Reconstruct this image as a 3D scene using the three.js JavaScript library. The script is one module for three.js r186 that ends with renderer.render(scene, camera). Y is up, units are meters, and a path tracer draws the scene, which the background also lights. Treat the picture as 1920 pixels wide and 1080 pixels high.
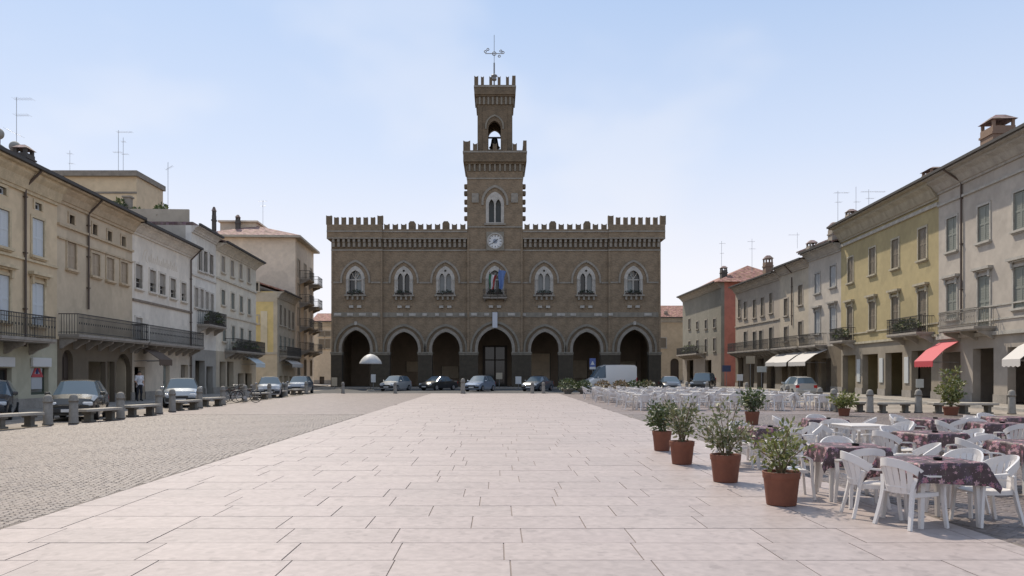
import * as THREE from 'three';
import { mergeGeometries, toCreasedNormals, mergeVertices } from 'three/addons/utils/BufferGeometryUtils.js';
import { RoundedBoxGeometry } from 'three/addons/geometries/RoundedBoxGeometry.js';
import { MarchingCubes } from 'three/addons/objects/MarchingCubes.js';
import { createNoise2D, createNoise3D } from 'simplex-noise';

// ------------------------------------------------------------------ camera, sky, sun, exposure
const scene = new THREE.Scene();
const FOC = 1500, CX = 931, CY = 699, EYE = 1.75;       // focal length and vanishing point in photo pixels, eye height in metres
const camera = new THREE.PerspectiveCamera(2 * Math.atan(540 / FOC) * 180 / Math.PI, 1920 / 1080, 0.1, 2000);
camera.position.set(0, EYE, 0);
camera.lookAt(0, EYE, -10);
camera.setViewOffset(1920, 1080, 960 - CX, 540 - CY, 1920, 1080);   // shifted lens: verticals stay vertical

const renderer = new THREE.WebGLRenderer({ antialias: true });
renderer.setSize(1024, 576);
renderer.toneMapping = THREE.LinearToneMapping;
renderer.toneMappingExposure = 1.0;
renderer.shadowMap.enabled = true;

const SUN = new THREE.Vector3(-0.36, 1.1, -0.78).normalize();
const sun = new THREE.DirectionalLight(new THREE.Color().setRGB(1, 0.89, 0.74), 4.6);
sun.position.copy(SUN).multiplyScalar(150).add(new THREE.Vector3(0, 0, -50));
sun.target.position.set(0, 0, -50);
sun.castShadow = true;
sun.shadow.radius = 1.4;
sun.shadow.mapSize.set(4096, 4096);
Object.assign(sun.shadow.camera, { left: -70, right: 70, top: 90, bottom: -90, near: 1, far: 400 });
scene.add(sun, sun.target);

function rng(seed) { let s = seed >>> 0; return () => { s = (s + 0x6d2b79f5) | 0; let t = Math.imul(s ^ (s >>> 15), 1 | s); t = (t + Math.imul(t ^ (t >>> 7), 61 | t)) ^ t; return ((t ^ (t >>> 14)) >>> 0) / 4294967296; }; }
const n2 = createNoise2D(rng(11)), n3 = createNoise3D(rng(12));
const fbm2 = (x, y, o = 4) => { let a = 0, w = 0.5; for (let i = 0; i < o; i++) { a += w * n2(x, y); x *= 2.03; y *= 2.03; w *= 0.5; } return a; };
const fbm3 = (x, y, z, o = 4) => { let a = 0, w = 0.5; for (let i = 0; i < o; i++) { a += w * n3(x, y, z); x *= 2.03; y *= 2.03; z *= 2.03; w *= 0.5; } return a; };
const smooth = (a, b, x) => { const t = Math.min(1, Math.max(0, (x - a) / (b - a))); return t * t * (3 - 2 * t); };
const mix = (a, b, t) => a + (b - a) * t;

{ // hazy summer sky, paler near the horizon, with thin high veils of cloud
  const W = 1024, H = 512, d = new Float32Array(W * H * 4);
  const stops = [[0, [1.0, 0.985, 1.02]], [0.12, [0.92, 0.93, 1.0]], [0.26, [0.66, 0.765, 0.965]], [0.42, [0.45, 0.60, 0.87]], [0.7, [0.44, 0.575, 0.82]], [1, [0.44, 0.56, 0.79]]];
  for (let j = 0; j < H; j++) for (let i = 0; i < W; i++) {
    const th = (i + 0.5) / W * 2 * Math.PI - Math.PI, ph = ((j + 0.5) / H - 0.5) * Math.PI;
    const x = Math.cos(ph) * Math.cos(th), y = Math.sin(ph), z = Math.cos(ph) * Math.sin(th);
    let c;
    if (y < 0) { const k = smooth(0, -0.25, y); c = stops[0][1].map((v, n) => mix(v, [0.5, 0.47, 0.45][n], k)); }
    else { let k = 0; while (k < stops.length - 2 && y > stops[k + 1][0]) k++; const t = (y - stops[k][0]) / (stops[k + 1][0] - stops[k][0]); c = stops[k][1].map((v, n) => mix(v, stops[k + 1][1][n], t)); }
    if (y > 0) {
      const veil = smooth(0.02, 0.55, fbm3(x * 2.2 + 3.1, y * 4.5 - 0.4, z * 2.2 + 1.7, 5) + 0.06) * 0.3;
      c = c.map((v, n) => mix(v, [0.92, 0.92, 0.96][n], veil * (0.4 + 0.6 * smooth(0.75, 0.1, y))));
      const g = Math.max(0, x * SUN.x + y * SUN.y + z * SUN.z), glow = 0.2 * Math.pow(g, 8) + 1.2 * Math.pow(g, 50);
      c = c.map((v, n) => v + glow * [1, 0.97, 0.9][n]);
    }
    d.set([c[0], c[1], c[2], 1], (j * W + i) * 4);
  }
  const sky = new THREE.DataTexture(d, W, H, THREE.RGBAFormat, THREE.FloatType);
  sky.mapping = THREE.EquirectangularReflectionMapping; sky.magFilter = THREE.LinearFilter; sky.minFilter = THREE.LinearFilter; sky.wrapS = THREE.RepeatWrapping; sky.needsUpdate = true;
  scene.background = sky; scene.environment = sky;
}

// ------------------------------------------------------------------ helpers: geometry
const V = (x, y, z) => new THREE.Vector3(x, y, z);
function norm(g) {                                       // plain non-indexed geometry with position, normal, uv in metres by the dominant axis
  let q = g.index ? g.toNonIndexed() : g;
  for (const k of Object.keys(q.attributes)) if (!['position', 'normal', 'color'].includes(k)) q.deleteAttribute(k);
  if (!q.attributes.normal) q.computeVertexNormals();
  const p = q.attributes.position, uv = new Float32Array(p.count * 2), a = V(), b = V(), c = V();
  for (let i = 0; i < p.count; i += 3) {
    a.fromBufferAttribute(p, i); b.fromBufferAttribute(p, i + 1); c.fromBufferAttribute(p, i + 2);
    const n = b.clone().sub(a).cross(c.clone().sub(a)), ax = Math.abs(n.x), ay = Math.abs(n.y), az = Math.abs(n.z);
    [a, b, c].forEach((v, k) => { const [s, t] = az >= ax && az >= ay ? [v.x, v.y] : ax >= ay ? [v.z, v.y] : [v.x, v.z]; uv[(i + k) * 2] = s; uv[(i + k) * 2 + 1] = t; });
  }
  q.setAttribute('uv', new THREE.BufferAttribute(uv, 2));
  q.morphAttributes = {}; q.groups = [];
  return q;
}
const join = (list) => { const l = list.map(norm); return l.length === 1 ? l[0] : mergeGeometries(l, false); };
function box(x0, x1, y0, y1, z0, z1) { return norm(new THREE.BoxGeometry(x1 - x0, y1 - y0, z1 - z0).translate((x0 + x1) / 2, (y0 + y1) / 2, (z0 + z1) / 2)); }
const cbox = (w, h, d, x = 0, y = 0, z = 0) => box(x - w / 2, x + w / 2, y, y + h, z - d / 2, z + d / 2);     // y = bottom
const rbox = (w, h, d, r, x = 0, y = 0, z = 0) => norm(new RoundedBoxGeometry(w, h, d, 1, r).translate(x, y + h / 2, z));
const cyl = (r0, r1, h, x = 0, y = 0, z = 0, n = 12) => norm(new THREE.CylinderGeometry(r1, r0, h, n).translate(x, y + h / 2, z));
const lathe = (pts, n = 20) => norm(new THREE.LatheGeometry(pts.map((p) => new THREE.Vector2(p[0], p[1])), n));
function sweep(pts, w, h, seg = 8, up = V(0, 1, 0), closed = false) {     // rectangular bar along a smooth curve; w, h numbers or functions of t
  const cu = new THREE.CatmullRomCurve3(pts.map((p) => Array.isArray(p) ? V(...p) : p), closed), pos = [], idx = [];
  const W = typeof w === 'function' ? w : () => w, Hh = typeof h === 'function' ? h : () => h;
  for (let i = 0; i <= seg; i++) {
    const t = i / seg, P = cu.getPoint(t), T = cu.getTangent(t), S = T.clone().cross(up).normalize(), U = S.clone().cross(T).normalize();
    for (const [a, b] of [[-1, -1], [1, -1], [1, 1], [-1, 1]]) { const q = P.clone().addScaledVector(S, a * W(t) / 2).addScaledVector(U, b * Hh(t) / 2); pos.push(q.x, q.y, q.z); }
    if (i) for (let k = 0; k < 4; k++) { const o = (i - 1) * 4, k2 = (k + 1) % 4; idx.push(o + k, o + k2, o + 4 + k2, o + k, o + 4 + k2, o + 4 + k); }
  }
  if (!closed) { const e = seg * 4; idx.push(0, 2, 1, 0, 3, 2, e, e + 1, e + 2, e, e + 2, e + 3); }
  const g = new THREE.BufferGeometry(); g.setAttribute('position', new THREE.Float32BufferAttribute(pos, 3)); g.setIndex(idx);
  return norm(toCreasedNormals(g, 0.7));
}
const tube = (pts, r, seg = 8, n = 6) => norm(new THREE.TubeGeometry(new THREE.CatmullRomCurve3(pts.map((p) => Array.isArray(p) ? V(...p) : p)), seg, r, n, false));
function rod(a, b, r, n = 6) { const A = V(...a), B = V(...b), d = B.clone().sub(A), g = new THREE.CylinderGeometry(r, r, d.length(), n); g.applyQuaternion(new THREE.Quaternion().setFromUnitVectors(V(0, 1, 0), d.clone().normalize())); g.translate(...A.add(B).multiplyScalar(0.5).toArray()); return norm(g); }
const shapeOf = (pts) => new THREE.Shape(pts.map((p) => new THREE.Vector2(p[0], p[1])));
const pathOf = (pts) => new THREE.Path(pts.map((p) => new THREE.Vector2(p[0], p[1])));
function slab(pts, holes, z0, z1) { const s = shapeOf(pts); for (const h of holes) s.holes.push(pathOf(h)); return norm(new THREE.ExtrudeGeometry(s, { depth: z1 - z0, bevelEnabled: false, curveSegments: 10 }).translate(0, 0, z0)); }
function archPts(cx, y0, a, spring, apex, n = 9) {        // pointed arch outline from bottom left over the apex to bottom right
  const r = Math.max(apex - spring, a * 1.0001), R = (a * a + r * r) / (2 * a), al = Math.acos((a - R) / R), out = [[cx - a, y0]];
  if (spring > y0 + 1e-6) out.push([cx - a, spring]);
  const k = (apex - spring) / r;
  for (let i = 1; i <= n; i++) { const t = Math.PI + (al - Math.PI) * i / n; out.push([cx - a + R + R * Math.cos(t), spring + k * R * Math.sin(t)]); }
  for (let i = n - 1; i >= 1; i--) { const t = Math.PI + (al - Math.PI) * i / n; out.push([cx + a - R - R * Math.cos(t), spring + k * R * Math.sin(t)]); }
  out.push([cx + a, spring]); if (spring > y0 + 1e-6) out.push([cx + a, y0]);
  return out;
}
const rectPts = (x0, x1, y0, y1) => [[x0, y0], [x0, y1], [x1, y1], [x1, y0]];
function bandGeo(cx, y0, a, spring, apex, t, z0, z1) {    // a moulding that follows an arch, t thick outwards
  const inn = archPts(cx, y0, a, spring, apex), outr = archPts(cx, y0, a + t, spring, apex + t * 1.15);
  return slab([...outr, ...inn.reverse()], [], z0, z1);
}

// ------------------------------------------------------------------ helpers: scene
const taken = new Map();
const numbered = (n) => { const k = taken.get(n) ?? 0; taken.set(n, k + 1); return k ? n + '_' + String(k).padStart(3, '0') : n; };
function M(name, geo, mat, parent, label) {              // one named mesh
  const m = new THREE.Mesh(geo, mat); m.castShadow = m.receiveShadow = true;
  m.name = parent ? name : numbered(name); (parent ?? scene).add(m);
  if (label) m.userData.label = label;
  return m;
}
function thing(name, label, category, [x, y, z] = [0, 0, 0], turn = 0, group) {
  const g = new THREE.Group(); g.name = numbered(name); g.position.set(x, y, z); g.rotation.y = turn; scene.add(g);
  g.userData = { label, category }; if (group) g.userData.group = group;
  return g;
}
function dup(src, [x, y, z], turn, label, group) {
  const c = src.clone(); c.name = numbered(src.userData.kindName ?? src.name.replace(/_\d{3}$/, '')); scene.add(c);
  c.position.set(x, y, z); c.rotation.y = turn; c.userData = { label, category: src.userData.category };
  const gr = group ?? src.userData.group; if (gr) c.userData.group = gr;
  return c;
}
function struct(o) { o.userData.kind = 'structure'; return o; }
const survey = (px, d) => (px - CX) * d / FOC;            // metres right of the axis for a photo column at distance d

// ------------------------------------------------------------------ textures and materials
function tex(W, H, f, size, srgb = true) {                // f(u, v) -> [r, g, b] 0..1 or grey; size = metres per repeat
  const d = new Uint8Array(W * H * 4);
  for (let j = 0; j < H; j++) for (let i = 0; i < W; i++) { let c = f(i / W, j / H); if (typeof c === 'number') c = [c, c, c]; d.set([...c.map((v) => Math.max(0, Math.min(255, v * 255))), 255], (j * W + i) * 4); }
  const t = new THREE.DataTexture(d, W, H); t.wrapS = t.wrapT = THREE.RepeatWrapping; t.magFilter = THREE.LinearFilter; t.minFilter = THREE.LinearMipmapLinearFilter; t.generateMipmaps = true;
  if (srgb) t.colorSpace = THREE.SRGBColorSpace;
  t.repeat.set(1 / (Array.isArray(size) ? size[0] : size), 1 / (Array.isArray(size) ? size[1] : size)); t.needsUpdate = true;
  return t;
}
// tileable value noise
const latt = (i, j, k) => { let h = (i * 374761393 + j * 668265263 + k * 1274126177) | 0; h = Math.imul(h ^ (h >>> 13), 1274126177); return ((h ^ (h >>> 16)) >>> 0) / 4294967296 * 2 - 1; };
const vn = (x, y, p, k) => { const i = Math.floor(x), j = Math.floor(y), fx = x - i, fy = y - j, a = fx * fx * (3 - 2 * fx), b = fy * fy * (3 - 2 * fy), i0 = ((i % p) + p) % p, j0 = ((j % p) + p) % p, i1 = (i0 + 1) % p, j1 = (j0 + 1) % p; return mix(mix(latt(i0, j0, k), latt(i1, j0, k), a), mix(latt(i0, j1, k), latt(i1, j1, k), a), b); };
const tn = (u, v, f, o = 4, k = 0) => { let p = Math.max(2, Math.round(f)), w = 0.55, acc = 0; for (let q = 0; q < o; q++) { acc += w * vn(u * p + q * 0.37 * 0, v * p, p, k * 17 + q); p *= 2; w *= 0.5; } return acc; };
const plasterTex = tex(512, 512, (u, v) => { const b = tn(u, v, 5, 5), s = tn(u, v, 26, 3, 7), st = tn(u, v * 0.999, 3, 3, 3); const patch = smooth(0.18, 0.3, tn(u, v, 3.2, 4, 19)) * 0.06; return 0.95 + 0.045 * b + 0.04 * s + 0.02 * st - patch * 0.6; }, 7);
const plasterBump = tex(256, 256, (u, v) => 0.5 + 0.4 * tn(u, v, 30, 4, 5), 1.6, false);
const stoneTex = tex(256, 256, (u, v) => 0.92 + 0.1 * tn(u, v, 8, 5, 31) + 0.06 * tn(u, v, 40, 3, 2), 2.2);
const brickTex = tex(512, 512, (u, v) => {                 // 2 m: 8 stretchers by 27 courses
  const row = Math.floor(v * 27), fx = u * 8 + (row % 2) * 0.5, col = Math.floor(fx) % 8, fu = fx - Math.floor(fx), fv = v * 27 - row;
  const m = fu < 0.05 || fv < 0.14, h = Math.sin(row * 12.9898 + col * 78.233) * 43758.5453, r = h - Math.floor(h);
  const b = tn(u, v, 4, 4, 9) * 0.075 + tn(u, v, 22, 3, 4) * 0.09;
  const big = tn(u, v, 2.2, 3, 29) * 0.02; return m ? [0.885 + b + big, 0.875 + b + big, 0.86 + b + big] : [0.87 + 0.12 * (r - 0.5) + b + big, 0.86 + 0.11 * (r - 0.5) + b + big, 0.85 + 0.1 * (r - 0.5) + b + big];
}, 2.03);
const tileTex = tex(256, 256, (u, v) => { const c = Math.floor(u * 12), r = Math.floor(v * 8), h = Math.sin(c * 12.9 + r * 78.2) * 43758.5, k = h - Math.floor(h), t = tn(u, v, 9, 3, 3); const s = 0.85 + 0.3 * (k - 0.5) + 0.15 * t; return [s, s * (0.95 + 0.1 * t), s * (0.93 + 0.1 * k)]; }, 2.4);
const tileBump = tex(256, 128, (u, v) => { const a = Math.abs(Math.sin(u * 12 * Math.PI)), f = v * 8 - Math.floor(v * 8); return a * 0.7 + f * 0.3; }, 2.4, false);
const mats = new Map();
function mat(key, rgb, o = {}) { if (!mats.has(key)) { const { cls = THREE.MeshStandardMaterial, ...rest } = o; const m = new cls({ roughness: 0.85, side: THREE.DoubleSide, ...rest }); m.color.setRGB(...rgb); m.name = key; mats.set(key, m); } return mats.get(key); }
const plaster = (key, rgb) => mat('plaster ' + key, rgb, { map: plasterTex, bumpMap: plasterBump, bumpScale: 0.004, roughness: 0.92 });
const stone = (key, rgb) => mat('stone ' + key, rgb, { map: stoneTex, bumpMap: plasterBump, bumpScale: 0.006, roughness: 0.85 });
const paint = (key, rgb, r = 0.55) => mat('paint ' + key, rgb, { roughness: r });
const iron = mat('wrought iron', [0.045, 0.043, 0.04], { roughness: 0.6 });
const zinc = mat('grey zinc', [0.22, 0.22, 0.22], { roughness: 0.5, metalness: 0.5 });
const copperPipe = mat('brown downpipe', [0.09, 0.065, 0.05], { roughness: 0.6 });
const gutterMat = mat('dark gutter', [0.05, 0.045, 0.04], { roughness: 0.7 });
const roofTile = mat('terracotta roof', [0.40, 0.235, 0.165], { map: tileTex, bumpMap: tileBump, bumpScale: 0.05, roughness: 0.9 });
const roofGrey = mat('weathered roof', [0.26, 0.215, 0.18], { map: tileTex, bumpMap: tileBump, bumpScale: 0.05, roughness: 0.9 });
const darkGlass = mat('dark window glass', [0.018, 0.02, 0.022], { roughness: 0.06 });
const paleGlass = mat('curtained window glass', [0.2, 0.215, 0.21], { roughness: 0.12 });
const wood = mat('dark door wood', [0.05, 0.035, 0.025], { roughness: 0.6 });
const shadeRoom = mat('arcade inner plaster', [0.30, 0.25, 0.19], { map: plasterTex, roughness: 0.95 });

// ------------------------------------------------------------------ the ground of the square
const TOP = 0.03;                                          // walking level of the square
const sheet = (x0, x1, d0, d1, y) => norm(new THREE.PlaneGeometry(x1 - x0, d1 - d0).rotateX(-Math.PI / 2).translate((x0 + x1) / 2, y, -(d0 + d1) / 2));
const SL = -5.45, SR = 5.2;                                // the strip of slabs
const asphaltTex = tex(512, 512, (u, v) => 0.86 + 0.14 * tn(u, v, 4, 4, 41) + 0.16 * tn(u, v, 60, 3, 8), 5);
const cobbleTex = tex(1024, 1024, (u, v) => {              // 3.3 m: about 30 by 30 stones, in slightly wavy rows
  const w = 0.22 * Math.sin(u * 6 * Math.PI), row = Math.floor(v * 30 + w), fv = v * 30 + w - row, fx = u * 30 + ((row % 2) + 2) % 2 * 0.5, col = Math.floor(fx), fu = fx - col;
  const h = Math.sin(((row + 30) % 30) * 12.9898 + (col % 30) * 78.233) * 43758.5453, r = h - Math.floor(h), e = Math.max(Math.abs(fu - 0.5), Math.abs(fv - 0.5));
  const b = 0.07 * tn(u, v, 5, 4, 13) + 0.06 * tn(u, v, 90, 2, 3);
  return e > 0.43 ? [0.66 + b, 0.64 + b, 0.6 + b] : [0.86 + 0.2 * (r - 0.5) + b, 0.85 + 0.19 * (r - 0.5) + b, 0.84 + 0.18 * (r - 0.5) + b];
}, 3.3);
const cobbleSheet = mat('cobble paving', [0.264, 0.215, 0.208], { map: cobbleTex, roughness: 0.5 });
const groundMat = mat('pale stone ground', [0.35, 0.304, 0.255], { map: asphaltTex, roughness: 0.95 });
const asphalt = mat('asphalt', [0.085, 0.083, 0.082], { map: asphaltTex, roughness: 0.9 });

struct(M('ground', sheet(-400, 400, -150, 700, 0), groundMat));
struct(M('road', sheet(-17.5, 21.5, 67.4, 88, 0.004), asphalt));
struct(M('road', sheet(21.5, 400, 70, 78, 0.004), asphalt));

const slabTex = tex(1024, 1024, (u, v) => {
  const b = tn(u, v, 7, 5, 51), f = tn(u, v, 60, 3, 6), spot = smooth(0.34, 0.46, tn(u, v, 34, 3, 77)) * 0.06;
  return [0.93 + 0.016 * b + 0.07 * f - spot, 0.925 + 0.018 * b + 0.07 * f - spot, 0.92 + 0.018 * b + 0.07 * f - spot];
}, 4.1);
const slabBump = tex(512, 512, (u, v) => 0.5 + 0.3 * tn(u, v, 50, 4, 15) + 0.2 * tn(u, v, 9, 3, 2), 2, false);
const slabMats = [[0.405, 0.346, 0.329], [0.391, 0.335, 0.318], [0.418, 0.358, 0.339], [0.402, 0.343, 0.327], [0.381, 0.327, 0.311]].map((c, i) => mat('slab stone ' + i, c, { map: slabTex, bumpMap: slabBump, bumpScale: 0.002, roughness: 0.5 }));
{
  const g = new THREE.Group(); g.name = 'slab_pavement'; scene.add(g); struct(g);
  M('bedding', sheet(SL, SR, -6, 67, 0.018), mat('joint mortar', [0.25, 0.21, 0.19]), g);
  const r = rng(5), rest = [[], [], [], [], []], GAP = 0.0024;
  let n = 0, pos = -1, d = 1.35;
  while (d < 67) {
    const rowH = 0.75; let x = SL - r() * 0.9; const y1 = Math.min(d + rowH, 67);
    while (x < SR) {
      const w = 0.92 + r() * 0.5, a = Math.max(x, SL), b = Math.min(x + w, SR); x += w;
      if (b - a < 0.12) continue;
      const t = TOP - r() * 0.003, k = Math.floor(r() * 5);
      const ge = new THREE.BoxGeometry(b - a - GAP * 2, t + 0.02, y1 - d - GAP * 2);
      { const p = ge.attributes.position; for (let i = 0; i < p.count; i++) if (p.getY(i) > 0) { p.setX(i, p.getX(i) * (1 - 0.004 / (b - a) * 2)); p.setZ(i, p.getZ(i) * (1 - 0.004 / rowH * 2)); } }
      ge.translate((a + b) / 2, (t - 0.02) / 2, -(d + y1) / 2);
      const q = norm(ge);
      // every slab shows another piece of the stone
      const uv = q.attributes.uv, du = r() * 4, dv = r() * 4; for (let i = 0; i < uv.count; i++) uv.setXY(i, uv.getX(i) + du, uv.getY(i) + dv);
      const inView = y1 > 6.6 && (a / d < 0.68) && (b / y1 > -0.66);
      if (inView && n < 300) { n++; const m = M('paving_slab', q, slabMats[k], g); }
      else rest[k].push(q);
    }
    d = y1;
  }
  rest.forEach((l, k) => { const m = M('far_slabs', mergeGeometries(l), slabMats[k], g); m.userData.kind = 'stuff'; });
}

// cobbles to both sides of the strip: real stones near the camera, a fine-grained sheet farther off
{
  const NEAR = 33;
  const stoneGeo = [0, 1, 2].map((k) => {                  // a cushion-shaped cube of stone, 0.1 m, worn on top
    const r = rng(60 + k), ring = (s, y) => [[-1, -1], [0, -1.06], [1, -1], [1.06, 0], [1, 1], [0, 1.06], [-1, 1], [-1.06, 0]].map(([a, b]) => [a * s * (0.96 + r() * 0.08), y, b * s * (0.96 + r() * 0.08)]);
    const L = [ring(0.0515, -0.03), ring(0.0505, 0.0085), ring(0.043, 0.0135)], pos = [], idx = [];
    L.flat().forEach((p) => pos.push(...p)); pos.push(0, 0.0145, 0);
    for (let l = 0; l < 2; l++) for (let i = 0; i < 8; i++) { const a = l * 8 + i, b = l * 8 + (i + 1) % 8; idx.push(a, b + 8, b, a, a + 8, b + 8); }
    for (let i = 0; i < 8; i++) idx.push(16 + i, 24, 16 + (i + 1) % 8);
    const g = new THREE.BufferGeometry(); g.setAttribute('position', new THREE.Float32BufferAttribute(pos, 3)); g.setIndex(idx); g.computeVertexNormals();
    return norm(g);
  });
  const tones = [[0.166, 0.133, 0.119], [0.151, 0.121, 0.108], [0.182, 0.146, 0.132], [0.159, 0.124, 0.108], [0.139, 0.113, 0.106]];
  const toneMats = tones.map((c, i) => mat('cobble stone ' + i, c, { map: stoneTex, roughness: 0.5 }));
  const field = mat('cobble stones', [1, 1, 1], { map: stoneTex, roughness: 0.5 });
  for (const side of [-1, 1]) {
    const x0 = side < 0 ? -14.6 : SR, x1 = side < 0 ? SL : 19.5, g = new THREE.Group(); g.name = numbered('cobbled_square'); scene.add(g); struct(g);
    M('bedding', sheet(x0, x1, -6, NEAR, 0.0225), mat('cobble joints', [0.20, 0.168, 0.145], { map: stoneTex }), g);
    M('cobble_sheet', sheet(x0, x1, NEAR, side < 0 ? 67 : 34.5, TOP), cobbleSheet, g);
    if (side > 0) M('cobble_sheet', sheet(x0, 16.6, 34.5, 67, TOP), cobbleSheet, g);
    const r = rng(70 + side), list = [], P = 0.1065;
    const A = 0.62, ca = Math.cos(A), sa = Math.sin(A);      // courses run diagonally across the square, slightly wavy
    for (let i = -420; i < 420; i++) for (let j = -420; j < 420; j++) {
      const u = (i + (j & 1) * 0.5) * P, v = j * P, wv = 0.09 * Math.sin(u * 1.7 + v * 0.4) + 0.05 * Math.sin(v * 2.3 + 1), x = x0 + u * ca - (v + wv) * sa, d = 14 + u * sa + (v + wv) * ca;
      if (x < x0 + 0.05 || x > x1 - 0.05 || d < 7.2 || d > NEAR - 0.05 || x / d < -0.665 || x / d > 0.7) continue;
      list.push([x + (r() - 0.5) * 0.022, d + (r() - 0.5) * 0.022, A]);
    }
    list.sort((a, b) => a[1] - b[1]);
    const near = list.slice(0, 300), rest = list.slice(300);
    for (const [x, d, w] of near) { const m = M('cobble', stoneGeo[Math.floor(r() * 3)], toneMats[Math.floor(r() * 5)], g); m.position.set(x, TOP - 0.0145 + (r() - 0.5) * 0.004, -d); m.rotation.y = w + (r() - 0.5) * 0.25 + Math.floor(r() * 4) * Math.PI / 2; }
    const im = new THREE.InstancedMesh(stoneGeo[0], field, rest.length), mm = new THREE.Matrix4(), c = new THREE.Color();
    rest.forEach(([x, d, w], i) => { mm.makeRotationY(w + (r() - 0.5) * 0.25 + Math.floor(r() * 4) * Math.PI / 2); mm.setPosition(x, TOP - 0.0145 + (r() - 0.5) * 0.004, -d); im.setMatrixAt(i, mm); c.setRGB(...tones[Math.floor(r() * 5)]); im.setColorAt(i, c); });
    im.name = 'far_cobbles'; im.userData.kind = 'stuff'; im.castShadow = im.receiveShadow = true; g.add(im);
  }
}

// ------------------------------------------------------------------ houses along both sides
const leftAt = (d) => [-(19.3 + 0.047 * d), -d], leftPx = (px) => leftAt(19.3 / ((CX - px) / FOC - 0.047));
const rightAt = (d) => d < 65.3 ? [23.65 + 0.0687 * d, -d] : [28.136, -d];
const rightPx = (px) => { const q = (px - CX) / FOC; const d = 23.65 / (q - 0.0687); return d < 65.3 && d > 0 ? rightAt(d) : rightAt(28.136 / q); };

// pavements with a kerb in front of the houses
function pavement(pts, w, name = 'pavement') {
  const g = new THREE.Group(); g.name = numbered(name); scene.add(g); struct(g);
  for (let i = 0; i + 1 < pts.length; i++) {
    const [a, b] = [pts[i], pts[i + 1]], dx = b[0] - a[0], dz = b[1] - a[1], L = Math.hypot(dx, dz), s = new THREE.Group();
    const seg = M('paving', box(0, L, 0, 0.118, -0.5, w - 0.16), stone('pavement', [0.344, 0.312, 0.272]), g), kerb = M('kerb', box(0, L, 0, 0.125, w - 0.16, w), stone('kerb', [0.4, 0.376, 0.336]), g);
    for (const m of [seg, kerb]) { m.position.set(a[0], 0, a[1]); m.rotation.y = Math.atan2(-dz, dx); }
  }
}
pavement([leftAt(18), leftAt(76)], 2.3);
pavement([leftAt(84.5), leftAt(106)], 2.0);
pavement([rightAt(94.5), rightAt(65.3), rightAt(30)], 2.6);
pavement([rightAt(121), rightAt(100)], 2.0);

const leafGeo = (() => {                                   // one louvred shutter leaf, 1 by 1, frame and slats
  const l = [box(0, 0.12, 0, 1, -0.5, 0.5), box(0.88, 1, 0, 1, -0.5, 0.5), box(0.12, 0.88, 0, 0.05, -0.5, 0.5), box(0.12, 0.88, 0.95, 1, -0.5, 0.5), box(0.12, 0.88, 0.47, 0.52, -0.5, 0.5)];
  for (let i = 0; i < 16; i++) { const y = 0.06 + i * 0.056; if (i === 7 || i === 8) { /* mid rail */ } const s = box(0.12, 0.88, 0, 0.062, -0.18, 0.02); const p = s.attributes.position; for (let k = 0; k < p.count; k++) if (p.getY(k) > 0.03) p.setZ(k, p.getZ(k) - 0.22); s.translate(0, y - 0.003, 0.2); l.push(s); }
  return join(l);
})();
function frameAt(A, B) {
  const dx = B[0] - A[0], dz = B[1] - A[1], L = Math.hypot(dx, dz), ux = dx / L, uz = dz / L;
  return { L, turn: Math.atan2(-dz, dx), at(px, py) { const qx = (px - CX) / FOC, d = (A[0] * uz - A[1] * ux) / (qx * uz + ux), x = qx * d, z = -d; return [(x - A[0]) * ux + (z - A[1]) * uz, EYE + (CY - py) * d / FOC]; } };
}
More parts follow.
